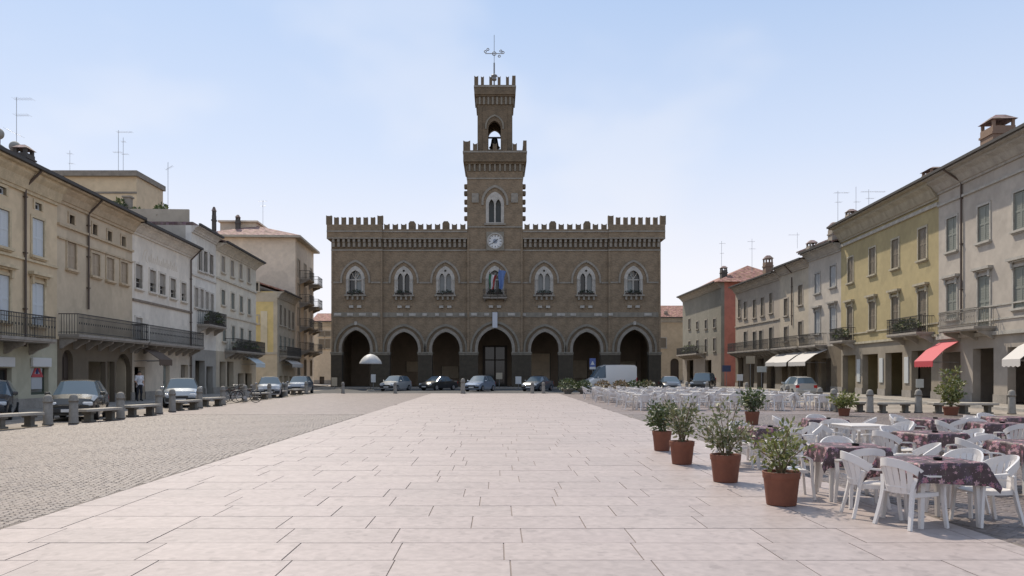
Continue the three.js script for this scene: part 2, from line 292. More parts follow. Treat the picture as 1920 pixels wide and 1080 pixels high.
function windowPart(g, w, trim, z = 0) {                   // w: { u, v, w, h, kind, mat, hood, sill }
  const { u, v, h, kind = 'shutter' } = w, a = w.w / 2, t = w.trimW ?? 0.13;
  const win = M('window', join([box(u - a - t, u - a, v, v + h + t, z - 0.22, z + 0.045), box(u + a, u + a + t, v, v + h + t, z - 0.22, z + 0.045), box(u - a, u + a, v + h, v + h + t, z - 0.22, z + 0.045)]), trim, g);
  if (w.sill !== false) M('sill', join([box(u - a - t - 0.06, u + a + t + 0.06, v - 0.11, v, z - 0.22, z + 0.16), box(u - a - t, u + a + t, v - 0.17, v - 0.112, z - 0.02, z + 0.08)]), trim, win);
  if (w.hood) M('hood', join([box(u - a - t - 0.18, u + a + t + 0.18, v + h + t + 0.20, v + h + t + 0.34, z - 0.02, z + 0.28), box(u - a - t - 0.1, u + a + t + 0.1, v + h + t + 0.12, v + h + t + 0.198, z - 0.02, z + 0.16), box(u - a - t, u - a - t + 0.16, v + h + t - 0.22, v + h + t + 0.118, z + 0.046, z + 0.14), box(u + a + t - 0.16, u + a + t, v + h + t - 0.22, v + h + t + 0.118, z + 0.046, z + 0.14)]), w.hoodMat ?? trim, win);
  if (kind === 'shutter' || kind === 'ajar') {
    for (const s of [0, 1]) {
      const m = M('shutter', leafGeo, w.mat, win); m.scale.set(a - 0.006, h - 0.02, 0.05); m.position.set(s ? u + 0.004 : u - a + 0.002, v + 0.01, z - 0.06);
      if (kind === 'ajar' && s) { m.rotation.y = -0.5; m.position.x = u + a - 0.01 - (a - 0.006) * Math.cos(0.5); m.position.z = z - 0.06 - (a - 0.006) * Math.sin(-0.5) * 0; }
    }
    M('pane', box(u - a, u + a, v, v + h, z - 0.2, z - 0.19), darkGlass, win);
  } else if (kind === 'open') {                            // shutters folded back flat against the wall
    for (const s of [-1, 1]) { const m = M('shutter', leafGeo, w.mat, win); m.scale.set(a, h, 0.05); m.position.set(s < 0 ? u - a - t - a : u + a + t, v, z + 0.075); }
    M('casement', join([box(u - a, u - a + 0.07, v, v + h, z - 0.18, z - 0.12), box(u + a - 0.07, u + a, v, v + h, z - 0.18, z - 0.12), box(u - 0.04, u + 0.04, v, v + h, z - 0.18, z - 0.12), box(u - a + 0.07, u - 0.04, v + h * 0.6, v + h * 0.6 + 0.05, z - 0.18, z - 0.12), box(u + 0.04, u + a - 0.07, v + h * 0.6, v + h * 0.6 + 0.05, z - 0.18, z - 0.12)]), paint('white casement', [0.6, 0.58, 0.54]), win);
    for (const s of [-1, 1]) M('pane', box(s < 0 ? u - a : u + 0.001, s < 0 ? u - 0.001 : u + a, v, v + h, z - 0.165, z - 0.155), w.glass ?? darkGlass, win);
  } else if (kind === 'half') {                            // upper half shuttered, lower half dark (roller blind)
    const y = v + h * 0.42; M('roller_blind', join([...Array(14)].map((_, i) => box(u - a, u + a, y + i * (h * 0.58) / 14 + 0.004, y + (i + 1) * (h * 0.58) / 14 - 0.004, z - 0.1 - (i % 2) * 0.008, z - 0.07))), w.mat, win);
    M('pane', box(u - a, u + a, v, v + h, z - 0.19, z - 0.18), darkGlass, win);
    M('rail', box(u - a, u + a, v + 0.25 * h, v + 0.25 * h + 0.05, z - 0.178, z - 0.14), w.mat, win);
  } else {
    const b = 0.065; M('casement', join([box(u - a, u - a + b, v, v + h, z - 0.18, z - 0.11), box(u + a - b, u + a, v, v + h, z - 0.18, z - 0.11), box(u - a + b, u + a - b, v, v + b, z - 0.18, z - 0.11), box(u - a + b, u + a - b, v + h - b, v + h, z - 0.18, z - 0.11), ...(w.w > 0.75 ? [box(u - 0.035, u + 0.035, v + b, v + h - b, z - 0.18, z - 0.11)] : [])]), w.mat ?? wood, win);
    if (w.w > 0.75) for (const s of [-1, 1]) M('pane', box(s < 0 ? u - a : u + 0.001, s < 0 ? u - 0.001 : u + a, v, v + h, z - 0.16, z - 0.15), w.glass ?? darkGlass, win);
    else M('pane', box(u - a, u + a, v, v + h, z - 0.16, z - 0.15), w.glass ?? darkGlass, win);
  }
  return win;
}
function balconyPart(g, { u0, u1, v, out = 0.95, rail = 1.0, m = iron, slabMat, step = 0.125, curve = 0 }) {
  const sm = slabMat ?? stone('balcony', [0.36, 0.325, 0.28]);
  const b = M('balcony', join([box(u0, u1, v - 0.13, v, -0.02, out), box(u0 + 0.04, u1 - 0.04, v - 0.2, v - 0.132, -0.02, out - 0.05)]), sm, g);
  const l = [box(u0 + 0.02, u1 - 0.02, v + rail - 0.04, v + rail, out - 0.07, out - 0.02), box(u0 + 0.02, u1 - 0.02, v + 0.08, v + 0.11, out - 0.06, out - 0.03), box(u0 + 0.02, u1 - 0.02, v + rail - 0.2, v + rail - 0.175, out - 0.06, out - 0.03)];
  for (const s of [u0 + 0.02, u1 - 0.07]) l.push(box(s, s + 0.05, v + rail - 0.04, v + rail, 0, out - 0.071), box(s + 0.01, s + 0.04, v + 0.08, v + 0.11, 0, out - 0.061));
  const n = Math.round((u1 - u0 - 0.06) / step);
  for (let i = 0; i <= n; i++) { const x = u0 + 0.035 + (u1 - u0 - 0.09) * i / n; l.push(box(x, x + 0.02, v, v + rail - 0.04, out - 0.055, out - 0.035)); if (i % 2 === 0 && i < n) { const w = (u1 - u0 - 0.09) / n; l.push(rod([x + 0.01, v + rail * 0.45, out - 0.045], [x + w + 0.01, v + rail * 0.62, out - 0.045], 0.008, 4), rod([x + 0.01, v + rail * 0.62, out - 0.045], [x + w + 0.01, v + rail * 0.45, out - 0.045], 0.008, 4)); } }
  for (let z = 0.12; z < out - 0.1; z += step) for (const s of [u0 + 0.035, u1 - 0.055]) l.push(box(s, s + 0.02, v, v + rail - 0.04, z, z + 0.02));
  M('railing', join(l), m, b);
  const k = Math.max(2, Math.round((u1 - u0) / 1.3));
  for (let i = 0; i < k; i++) { const x = u0 + 0.2 + (u1 - u0 - 0.4) * i / (k - 1); M('bracket', norm(new THREE.ExtrudeGeometry(shapeOf([[0, 0], [out * 0.8, 0], [out * 0.75, -0.12], [out * 0.35, -0.3], [0.12, -0.48], [0, -0.5]]), { depth: 0.16, bevelEnabled: false }).rotateY(-Math.PI / 2).translate(x + 0.08, v - 0.201, -0.01)), sm, b); }
  return b;
}
function gableRoof(L, depth, H, rise, ov, m, g, ends = 0.15) {
  const s = [[-ov, H], [-ov, H + 0.14], [depth / 2, H + rise + 0.14], [depth + 0.4, H + 0.14], [depth + 0.4, H], [depth / 2, H + rise]];
  return M('roof', norm(new THREE.ExtrudeGeometry(shapeOf(s), { depth: L + ends * 2, bevelEnabled: false }).rotateY(Math.PI / 2).translate(-ends, 0, 0)), m, g);
}
function hipRoof(L, D, H, rise, ov, m, g) {               // hipped at the near end
  const P = [[0, H, ov], [L + ov, H, ov], [L + ov, H, -D - 0.4], [0, H, -D - 0.4], [0, H + rise, -D / 2], [L - D * 0.42, H + rise, -D / 2]], q = (...i) => i.flatMap((k) => P[k]);
  const rg = new THREE.BufferGeometry(); rg.setAttribute('position', new THREE.Float32BufferAttribute([...q(0, 1, 5), ...q(0, 5, 4), ...q(1, 2, 5), ...q(2, 3, 4), ...q(2, 4, 5), ...q(3, 0, 4), ...q(0, 2, 1), ...q(0, 3, 2)], 3)); rg.computeVertexNormals();
  return M('roof', norm(rg), m, g);
}
// a house: facade from A (left in the photo) to B (right), local x along it, local z outwards to the square
function house(o) {
  const f = frameAt(o.A, o.B), L = f.L, T = o.T ?? 0.42, D = o.depth ?? 8, gf = o.gf, H = o.H, g = thing(o.name ?? 'town_house', o.label, 'house', [o.A[0], 0, o.A[1]], f.turn);
  const trim = o.trim ?? stone('trim', [0.5, 0.47, 0.42]);
  // openings, measured from the photograph in its pixels and turned into metres on this facade
  const wins = (o.wins ?? []).map((w) => { const [u, top] = f.at(w.px, w.t), v = f.at(w.px, w.b)[1]; return { ...w, u, v, h: top - v, w: w.w ?? 1 }; }).filter((w) => w.u - w.w / 2 > 0.15 && w.u + w.w / 2 < L - 0.15);
  const doors = (o.doors ?? []).map((q) => { const a = Math.max(0.2, f.at(q.x0, 700)[0]), b = Math.min(L - 0.2, f.at(q.x1, 700)[0]), top = q.h ?? f.at((q.x0 + q.x1) / 2, q.t)[1]; return { ...q, a, b, top: Math.min(top, gf - 0.25) }; }).filter((q) => q.b - q.a > 0.3).sort((p, q) => p.a - q.a);
  // ground floor wall with its openings as notches
  const base = o.base ?? 0.1, c = [[0, base]];
  for (const q of doors) { const y0 = q.sill ?? base; if (q.sill) continue; if (q.arch) c.push(...archPts((q.a + q.b) / 2, base, (q.b - q.a) / 2, q.top - (q.b - q.a) / 2, q.top, 6)); else c.push([q.a, base], [q.a, q.top], [q.b, q.top], [q.b, base]); }
  c.push([L, base], [L, gf], [0, gf]);
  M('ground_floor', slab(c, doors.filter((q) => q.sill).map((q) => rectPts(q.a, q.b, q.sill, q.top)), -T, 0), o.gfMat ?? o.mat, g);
  const up = wins.filter((w) => w.v >= gf);
  M('upper_wall', slab([[0, gf], [L, gf], [L, H], [0, H]], up.map((w) => rectPts(w.u - w.w / 2, w.u + w.w / 2, w.v, w.v + w.h)), -T, 0), o.mat, g);
  M('side_wall', box(0, 0.3, 0, H, -D, -T), o.farSide ?? o.sideMat ?? o.mat, g); M('side_wall', box(L - 0.3, L, 0, H, -D, -T), o.sideMat ?? o.mat, g);
  M('rear_wall', box(0.3, L - 0.3, 0, H, -D, -D + 0.3), o.sideMat ?? o.mat, g);
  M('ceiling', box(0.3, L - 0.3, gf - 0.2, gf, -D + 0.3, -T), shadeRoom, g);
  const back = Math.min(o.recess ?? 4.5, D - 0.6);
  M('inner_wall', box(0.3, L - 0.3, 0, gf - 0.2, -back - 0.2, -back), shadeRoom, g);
  doors.forEach((q, i) => {
    const kind = q.kind ?? 'shop', w = q.b - q.a;
    if (kind === 'shop') {
      const d = M('shop_door', join([box(q.a + w * 0.1, q.a + w * 0.1 + 0.08, base, q.top - 0.3, -back + 0.002, -back + 0.08), box(q.b - w * 0.1 - 0.08, q.b - w * 0.1, base, q.top - 0.3, -back + 0.002, -back + 0.08), box(q.a + w * 0.1 + 0.08, q.b - w * 0.1 - 0.08, q.top - 0.38, q.top - 0.3, -back + 0.002, -back + 0.08), box((q.a + q.b) / 2 - 0.04, (q.a + q.b) / 2 + 0.04, base, q.top - 0.38, -back + 0.002, -back + 0.08)]), wood, g);
      for (const s of [0, 1]) M('pane', box(s ? (q.a + q.b) / 2 + 0.04 : q.a + w * 0.1 + 0.08, s ? q.b - w * 0.1 - 0.08 : (q.a + q.b) / 2 - 0.04, base, q.top - 0.38, -back + 0.02, -back + 0.03), darkGlass, d);
    } else {                                               // a door or shop window set in the wall itself
      const m = q.mat ?? wood, y0 = q.sill ?? base, d = M(kind === 'glazed' ? 'shop_window' : 'door', join(kind === 'glazed' ? [box(q.a, q.a + 0.08, y0, q.top, -0.3, -0.2), box(q.b - 0.08, q.b, y0, q.top, -0.3, -0.2), box(q.a + 0.08, q.b - 0.08, q.top - 0.08, q.top, -0.3, -0.2), box(q.a + 0.08, q.b - 0.08, y0, y0 + 0.12, -0.3, -0.2)] : [box(q.a, q.b, y0, q.top + 0.02, -0.3, -0.24), box(q.a + 0.1, (q.a + q.b) / 2 - 0.05, y0 + 0.2, y0 + (q.top - y0) * 0.45, -0.239, -0.21), box((q.a + q.b) / 2 + 0.05, q.b - 0.1, y0 + 0.2, y0 + (q.top - y0) * 0.45, -0.239, -0.21), box(q.a + 0.1, (q.a + q.b) / 2 - 0.05, y0 + (q.top - y0) * 0.5, q.top - 0.35, -0.239, -0.21), box((q.a + q.b) / 2 + 0.05, q.b - 0.1, y0 + (q.top - y0) * 0.5, q.top - 0.35, -0.239, -0.21)]), m, g);
      if (kind === 'glazed') M('pane', box(q.a + 0.08, q.b - 0.08, y0, q.top, -0.27, -0.255), q.glass ?? darkGlass, d);
      else M('handle', box((q.a + q.b) / 2 + 0.03, (q.a + q.b) / 2 + 0.05, base + 0.95, base + 1.1, -0.209, -0.17), zinc, d);
    }
    if (q.sign) M('shop_sign', rbox(w + 0.1, q.sign, 0.12, 0.02, (q.a + q.b) / 2, q.top + 0.05, 0.07), q.signMat ?? paint('white sign', [0.6, 0.6, 0.58]), g);
  });
  { let x = 0; const pl = (a, b) => { if (b - a > 0.05) M('plinth', box(a, b, base - 0.05, base + 0.5, -0.02, 0.05), o.plinth ?? stone('plinth', [0.34, 0.31, 0.27]), g); }; for (const q of doors) { if (q.sill && q.sill > 0.6) continue; pl(x, q.a); x = q.b; } pl(x, L); }
  for (const w of up) windowPart(g, { mat: o.shutter, ...w }, w.trim ?? trim);
  for (const b of o.bands ?? []) { const v = b.v ?? f.at(b.px, b.y)[1]; M('string_course', box(b.u0 ?? 0, b.u1 ?? L, v, v + (b.h ?? 0.16), -0.02, b.out ?? 0.09), b.mat ?? trim, g); }
  if (o.cornice !== false) {
    const p = o.over ?? 0.75, ch = o.corniceH ?? 0.7, cm = o.corniceMat ?? trim;
    const prof = [[0, H - ch], [0.1, H - ch], [0.12, H - ch + 0.12], [0.18, H - ch + 0.14], [p * 0.45, H - ch * 0.45], [p * 0.7, H - ch * 0.25], [p * 0.72, H - 0.1], [p, H - 0.08], [p, H], [0, H]].map(([z, y]) => [-z, y]);
    M('cornice', norm(new THREE.ExtrudeGeometry(shapeOf(prof), { depth: L - 0.02, bevelEnabled: false }).rotateY(Math.PI / 2).translate(0.01, 0, 0)), cm, g);
    M('gutter', join([box(0, L, H + 0.002, H + 0.15, p + 0.02, p + 0.17)]), gutterMat, g);
  }
  if (o.roof !== 'flat') { const rf = o.hip ? hipRoof(L, D, H + 0.004, o.rise, (o.over ?? 0.75) + 0.01, o.roofMat, g) : gableRoof(L, D, H + 0.004, o.rise ?? D * 0.19, (o.over ?? 0.75) + 0.01, o.roofMat ?? roofGrey, g, 0.02); g.userData.roof = undefined; delete g.userData.roof;
    for (const ch of o.chimneys ?? []) { const [u] = f.at(ch.px, 400), back2 = ch.back ?? 1.2, y0 = H + 0.14 + Math.min(back2 + 0.75, D - back2) * ((o.rise ?? D * 0.19) / (D / 2)) - 0.5, w = ch.w ?? 0.8; chimneyPart(rf, u, y0, -back2, w, ch.h ?? 1.6, ch.mat ?? plaster('chimney', [0.36, 0.31, 0.25]), ch.d); } }
  else M('roof', box(0, L, H, H + 0.25, -D, 0.1), o.roofMat ?? roofGrey, g);
  for (const p of o.pipes ?? []) { const [u, top] = f.at(p.px, p.t), v = f.at(p.px, p.b)[1]; M('downpipe', join([rod([u, Math.max(v, 0.15), 0.09], [u, Math.min(top, H - 0.75), 0.09], 0.055, 8), ...[0.2, 0.5, 0.8].map((k) => box(u - 0.08, u + 0.08, mix(v, top, k), mix(v, top, k) + 0.05, 0, 0.16)), ...(top > H - 1.2 ? [rod([u, H - 0.76, 0.09], [u, H - 0.05, (o.over ?? 0.75) + 0.08], 0.055, 8)] : [])]), copperPipe, g); }
  for (const b of o.balconies ?? []) { const u0 = Math.max(0.05, f.at(b.x0, 600)[0]), u1 = Math.min(L - 0.05, f.at(b.x1, 600)[0]); balconyPart(g, { ...b, u0, u1, v: b.v ?? f.at((b.x0 + b.x1) / 2, b.y)[1] }); }
  return { g, f, L, H, D };
}
function chimneyPart(parent, u, y, z, w, h, m, d = w * 0.8) {
  const c = M('chimney', join([box(u - w / 2, u + w / 2, y, y + h * 0.72, z - d / 2, z + d / 2), box(u - w / 2 - 0.06, u + w / 2 + 0.06, y + h * 0.5, y + h * 0.56, z - d / 2 - 0.06, z + d / 2 + 0.06), ...[[-1, -1], [1, -1], [1, 1], [-1, 1]].map(([a, b]) => box(u + a * (w / 2 - 0.09) - 0.07, u + a * (w / 2 - 0.09) + 0.07, y + h * 0.72, y + h * 0.9, z + b * (d / 2 - 0.09) - 0.07, z + b * (d / 2 - 0.09) + 0.07))]), m, parent);
  M('chimney_cap', norm(new THREE.CylinderGeometry(0.35, 0.95, 1, 4, 1).rotateY(Math.PI / 4).scale(w * 0.86, h * 0.17, d * 0.86).translate(u, y + h * 0.985, z)), roofGrey, c);
}

const shGreen = paint('grey green shutters', [0.21, 0.22, 0.19]), shBrown = paint('taupe shutters', [0.185, 0.155, 0.115]), shWhite = paint('pale blue shutters', [0.56, 0.60, 0.62]), shGrey = paint('grey shutters', [0.34, 0.31, 0.265]), shTan = paint('tan shutters', [0.40, 0.325, 0.235]), shDark = paint('dark shutters', [0.09, 0.08, 0.065]);

// ---- left row, near to far
const L1 = house({
  name: 'corner_house', label: 'tan yellow house at the left edge with pale blue shutters and small iron balcony', A: leftAt(20), B: leftPx(107), H: 10.75, gf: 3.35, depth: 9,
  mat: plaster('tan yellow', [0.70, 0.565, 0.375]), gfMat: plaster('grey green', [0.48, 0.455, 0.34]), trim: stone('tan trim', [0.66, 0.545, 0.36]), shutter: shWhite, corniceH: 1.0, over: 0.7,
  wins: [{ px: 4, t: 392, b: 462, w: 1.05, mat: shWhite }, { px: 71, t: 411, b: 481, w: 1.05 }, { px: 4, t: 515, b: 601, w: 1.1, hood: true }, { px: 71, t: 531, b: 610, w: 1.1, hood: true }, { px: 3, t: 350, b: 364, w: 0.6, kind: 'glass', sill: false }, { px: 71, t: 381, b: 394, w: 0.6, kind: 'glass', sill: false }],
  doors: [{ x0: -35, x1: 22, t: 690, kind: 'glazed', sign: 0.42 }, { x0: 58, x1: 91, t: 690, kind: 'glazed', sill: 0.75, sign: 0.42, mat: paint('green shopfront', [0.06, 0.075, 0.055]), glass: paleGlass }],
  bands: [{ v: 3.36, h: 0.14 }, { v: 6.75, h: 0.1 }], balconies: [{ x0: -50, x1: 60, y: 632, out: 1.1 }], pipes: [{ px: 44, t: 300, b: 650 }], recess: 5,
  chimneys: [{ px: 66, back: 0.5, w: 0.75, h: 1.15, mat: plaster('soot', [0.10, 0.09, 0.08]) }],
});
const L2 = house({
  label: 'grey brown house with four attic windows and one long iron balcony above dark arcade', A: leftPx(107), B: leftPx(248), H: 10.75, gf: 3.45, depth: 9,
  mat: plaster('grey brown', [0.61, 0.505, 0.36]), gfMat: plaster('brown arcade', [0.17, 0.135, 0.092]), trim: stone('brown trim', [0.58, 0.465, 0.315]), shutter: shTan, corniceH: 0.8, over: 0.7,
  wins: [[134, 404, 420], [177, 421, 440], [205, 434, 453], [231, 444, 462]].map(([px, t, b]) => ({ px, t, b, w: 0.52, kind: 'glass', mat: wood, sill: false }))
    .concat([[134, 455, 505], [179, 476, 518], [206, 484, 526], [232, 492, 532]].map(([px, t, b]) => ({ px, t, b, w: 0.92 })), [[135, 548, 640], [182, 561, 645], [210, 568, 648], [234, 574, 650]].map(([px, t, b]) => ({ px, t, b, w: 0.95, mat: shBrown, sill: false }))),
  doors: [{ x0: 116, x1: 137, t: 656, arch: true, kind: 'door' }, { x0: 166, x1: 198, t: 678, kind: 'shop' }, { x0: 201, x1: 215, t: 678, kind: 'shop' }, { x0: 217, x1: 246, t: 663, arch: true, kind: 'shop' }], T: 0.28,
  bands: [{ px: 180, y: 470, h: 0.09 }, { px: 180, y: 448, h: 0.12, out: 0.12 }], balconies: [{ x0: 109, x1: 247, v: 3.62, out: 1.0 }], pipes: [{ px: 163, t: 385, b: 580 }], recess: 5,
});
const L3 = house({
  label: 'off white house with faded painted lettering under the eaves, long iron balcony', A: leftPx(248), B: leftPx(359), H: 10.6, gf: 3.4, depth: 5.5, rise: 1.3,
  mat: plaster('off white', [0.82, 0.755, 0.645]), gfMat: plaster('beige', [0.64, 0.555, 0.44]), trim: stone('white trim', [0.76, 0.70, 0.60]), shutter: shGrey, corniceH: 0.6, over: 0.7,
  wins: [[260, 496, 541], [286, 507, 548], [304, 514, 553], [324, 523, 559], [344, 531, 565]].map(([px, t, b]) => ({ px, t, b, w: 1.0, kind: 'half' }))
    .concat([[260, 596, 645], [302, 602, 652], [344, 612, 660]].map(([px, t, b]) => ({ px, t, b, w: 1.0, kind: 'shutter', mat: paint('pale grey shutters', [0.43, 0.41, 0.37]), sill: false }))),
  doors: [{ x0: 252, x1: 272, t: 688, kind: 'shop' }, { x0: 306, x1: 318, t: 684, kind: 'door', mat: shGreen }, { x0: 339, x1: 353, t: 684, kind: 'door', mat: shBrown }],
  bands: [{ px: 300, y: 575, h: 0.14, mat: stone('brown band', [0.27, 0.22, 0.17]) }, { v: 3.42, h: 0.12 }], balconies: [{ x0: 250, x1: 357, v: 3.6, out: 1.0 }], pipes: [{ px: 356, t: 470, b: 740 }],
});
const L4 = house({
  label: 'tall narrow grey white house with roof terrace and balcony full of plants', A: leftPx(359), B: leftPx(405), H: 12.4, gf: 3.5, depth: 6, roof: 'flat',
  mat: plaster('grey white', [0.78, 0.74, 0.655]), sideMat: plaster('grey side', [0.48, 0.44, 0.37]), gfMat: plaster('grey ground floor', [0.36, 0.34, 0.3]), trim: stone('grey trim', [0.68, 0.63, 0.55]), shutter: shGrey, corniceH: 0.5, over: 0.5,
  wins: [[375, 468, 508], [385, 472, 511], [396, 478, 515]].map(([px, t, b]) => ({ px, t, b, w: 0.85, kind: 'glass', mat: shGrey })).concat([[368, 540, 576], [378, 543, 579], [388, 548, 581], [397, 552, 584]].map(([px, t, b]) => ({ px, t, b, w: 0.75 })), [[372, 618, 662], [394, 621, 663]].map(([px, t, b]) => ({ px, t, b, w: 1.5, kind: 'glass', mat: shDark }))),
  doors: [{ x0: 366, x1: 384, t: 676, kind: 'shop' }, { x0: 387, x1: 399, t: 687, kind: 'shop' }], balconies: [{ x0: 369, x1: 403, v: 5.35, out: 0.95 }], bands: [{ px: 385, y: 525, h: 0.12 }],
});
const L5 = house({
  label: 'cream house beside the side street with nine windows and planted balcony', A: leftPx(405), B: leftPx(480), H: 12.1, gf: 3.5, depth: 7,
  mat: plaster('cream', [0.79, 0.72, 0.585]), gfMat: plaster('cream ground floor', [0.50, 0.43, 0.32]), trim: stone('cream trim', [0.70, 0.63, 0.51]), shutter: shTan, corniceH: 0.6, over: 0.8,
  wins: [[418, 481, 511], [435, 489, 519], [451, 496, 524], [466, 503, 530]].map(([px, t, b]) => ({ px, t, b, w: 0.95, mat: shGrey })).concat([[418, 544, 572], [436, 550, 580], [452, 556, 586], [467, 561, 590]].map(([px, t, b]) => ({ px, t, b, w: 0.95, mat: shGreen })), [[420, 610, 640], [437, 612, 640], [453, 616, 643], [468, 620, 645]].map(([px, t, b]) => ({ px, t, b, w: 0.95, mat: shGreen }))),
  doors: [{ x0: 412, x1: 423, t: 678, kind: 'shop' }, { x0: 426, x1: 438, t: 678, kind: 'shop' }, { x0: 446, x1: 457, t: 700, kind: 'shop' }, { x0: 460, x1: 472, t: 700, kind: 'shop' }],
  balconies: [{ x0: 421, x1: 478, v: 3.6, out: 1.0 }], bands: [{ px: 440, y: 535, h: 0.14, out: 0.12 }, { px: 440, y: 598, h: 0.12 }],
});
// yellow house past the side street: the yellow side wall looks at the camera
const L6 = house({
  label: 'house with bright yellow side wall at the far end of the left row', A: leftPx(520), B: leftPx(553), H: 10.4, gf: 3.5, depth: 8,
  mat: plaster('grey tan', [0.52, 0.45, 0.34]), sideMat: plaster('strong yellow', [0.66, 0.52, 0.235]), gfMat: plaster('tan ground floor', [0.58, 0.48, 0.335]), trim: stone('tan grey trim', [0.50, 0.44, 0.35]), shutter: shBrown, over: 0.7, roofMat: roofTile,
  wins: [[526, 572, 610], [534, 578, 612], [542, 582, 616], [549, 586, 618]].map(([px, t, b]) => ({ px, t, b, w: 1.1 })).concat([[526, 630, 655], [534, 632, 656], [542, 634, 658], [549, 636, 660]].map(([px, t, b]) => ({ px, t, b, w: 1.1, mat: shGreen }))),
  doors: [{ x0: 524, x1: 530, t: 705, kind: 'shop' }, { x0: 533, x1: 540, t: 705, kind: 'shop' }, { x0: 543, x1: 550, t: 706, kind: 'shop' }], balconies: [{ x0: 523, x1: 551, v: 3.6, out: 0.9 }],
});
M('side_base', box(-0.03, 0, 0, 3.7, -8, 0), plaster('tan ground floor', [0.58, 0.48, 0.335]), L6.g); M('side_base', box(-0.1, 0, 3.7, 3.95, -8, 0.02), stone('tan grey trim', [0.50, 0.44, 0.35]), L6.g); M('side_frieze', box(-0.03, 0, 9.3, 10.3, -8, 0), plaster('grey tan', [0.52, 0.45, 0.34]), L6.g); M('pilaster', box(-0.05, 0, 3.95, 8.3, -1.75, -1.05), plaster('pale pilaster', [0.66, 0.58, 0.42]), L6.g);
{ const d = -L6.g.position.z; // windows and pilaster on the yellow side wall
  for (const [px, t, b] of [[478.5, 592, 607], [478.5, 651, 665], [478.5, 530, 546]]) { const s = frameAt([survey(440, d), -d], [survey(520, d), -d]); const [u, top] = s.at(px, t), v = s.at(px, b)[1]; const w = windowPart(new THREE.Group(), { u: 0, v: 0, w: 0.75, h: top - v, kind: 'glass', mat: wood }, stone('tan grey trim', [0.50, 0.44, 0.35])); w.removeFromParent(); L6.g.add(w); w.rotation.y = -Math.PI / 2; const x = s.at(px, t)[0] - s.L; w.position.set(-0.005, v, x); }
}
// tall block of flats
{
  const A = leftPx(554), B = leftPx(588), f = frameAt(A, B), H = 17.9, g = thing('apartment_block', 'tall beige block of flats with tiled hip roof and stacked side balconies', 'building', [A[0], 0, A[1]], f.turn), L = f.L, D = 11;
  const wall = plaster('apartment beige', [0.78, 0.66, 0.51]), holes = [];
  const cols = [0.16, 0.5, 0.84], rows = [1.3, 4.5, 7.4, 10.3, 13.2];
  for (const c of cols) for (const r of rows) holes.push([c * L, r]);
  M('front_wall', slab([[0, 0], [L, 0], [L, H], [0, H]], holes.map(([u, v]) => rectPts(u - 0.7, u + 0.7, v, v + 2.1)), -0.35, 0), wall, g);
  M('side_wall', box(0, 0.35, 0, H, -D, -0.35), wall, g); M('side_wall', box(L - 0.35, L, 0, H, -D, -0.35), wall, g); M('rear_wall', box(0.35, L - 0.35, 0, H, -D, -D + 0.35), wall, g);
  for (const [u, v] of holes) windowPart(g, { u, v, w: 1.4, h: 2.1, mat: shTan, kind: v < 4 ? 'glass' : 'shutter', sill: false }, stone('tan grey trim', [0.50, 0.44, 0.35]));
  for (const r of rows.slice(1)) for (const c of [0.33, 0.84]) balconyPart(g, { u0: c * L - 1.6, u1: c * L + 1.6, v: r - 0.05, out: 1.25, step: 0.2 });
  const ov = 0.7, P = [[-ov, H, ov], [L + ov, H, ov], [L + ov, H, -D - ov], [-ov, H, -D - ov], [L * 0.35, H + 1.9, -D / 2], [L * 0.65, H + 1.9, -D / 2]], q = (...i) => i.flatMap((k) => P[k]);
  const rg = new THREE.BufferGeometry(); rg.setAttribute('position', new THREE.Float32BufferAttribute([...q(0, 1, 5), ...q(0, 5, 4), ...q(1, 2, 5), ...q(2, 3, 4), ...q(2, 4, 5), ...q(3, 0, 4), ...q(0, 2, 1), ...q(0, 3, 2)], 3)); rg.computeVertexNormals();
  const rf = M('roof', norm(rg), mat('pale tile roof', [0.42, 0.30, 0.235], { map: tileTex, bumpMap: tileBump, bumpScale: 0.05 }), g);
  M('eaves', box(-ov, L + ov, H - 0.25, H - 0.01, -D - ov, ov), stone('tan grey trim', [0.50, 0.44, 0.35]), g);
  M('penthouse', join([box(L * 0.3, L * 0.7, H + 0.3, H + 2.2, -D + 1.2, -D + 5.5), box(L * 0.27, L * 0.73, H + 2.2, H + 2.4, -D + 1, -D + 5.8)]), wall, g);
  chimneyPart(rf, 1.8, H + 0.5, -D + 1.0, 0.5, 3.0, plaster('soot', [0.10, 0.09, 0.08])); chimneyPart(rf, 2.6, H + 0.9, -D + 3.6, 0.6, 1.9, plaster('soot', [0.10, 0.09, 0.08]));
}
// flat roofed block behind the left row
{
  const d = 63, x0 = survey(105, d), x1 = survey(256, d), H = EYE + (CY - 331) * d / FOC, g = thing('rear_block', 'beige flat roofed block rising behind the left row of houses', 'building', [x0, 0, -d]), L = x1 - x0;
  const m = plaster('rear beige', [0.70, 0.555, 0.365]);
  M('wall', box(0, L, 0, H, -5, 0), m, g); M('roof_slab', box(-0.25, L + 0.15, H, H + 0.42, -5.2, 0.3), stone('roof slab', [0.27, 0.235, 0.19]), g);
  M('string_course', box(-0.02, L + 0.02, H - 1.35, H - 1.2, -0.02, 0.06), stone('roof slab', [0.27, 0.235, 0.19]), g);
  M('wall', box(-2.0, 0, 0, H - 0.5, -5, -0.3), m, g);
  windowPart(g, { u: L * 0.70, v: H - 4.2, w: 0.9, h: 1.5, kind: 'glass' }, stone('trim', [0.5, 0.47, 0.42]), 0.24); windowPart(g, { u: L * 0.78, v: H - 4.3, w: 0.7, h: 1.4, kind: 'glass' }, stone('trim', [0.5, 0.47, 0.42]), 0.24);
}
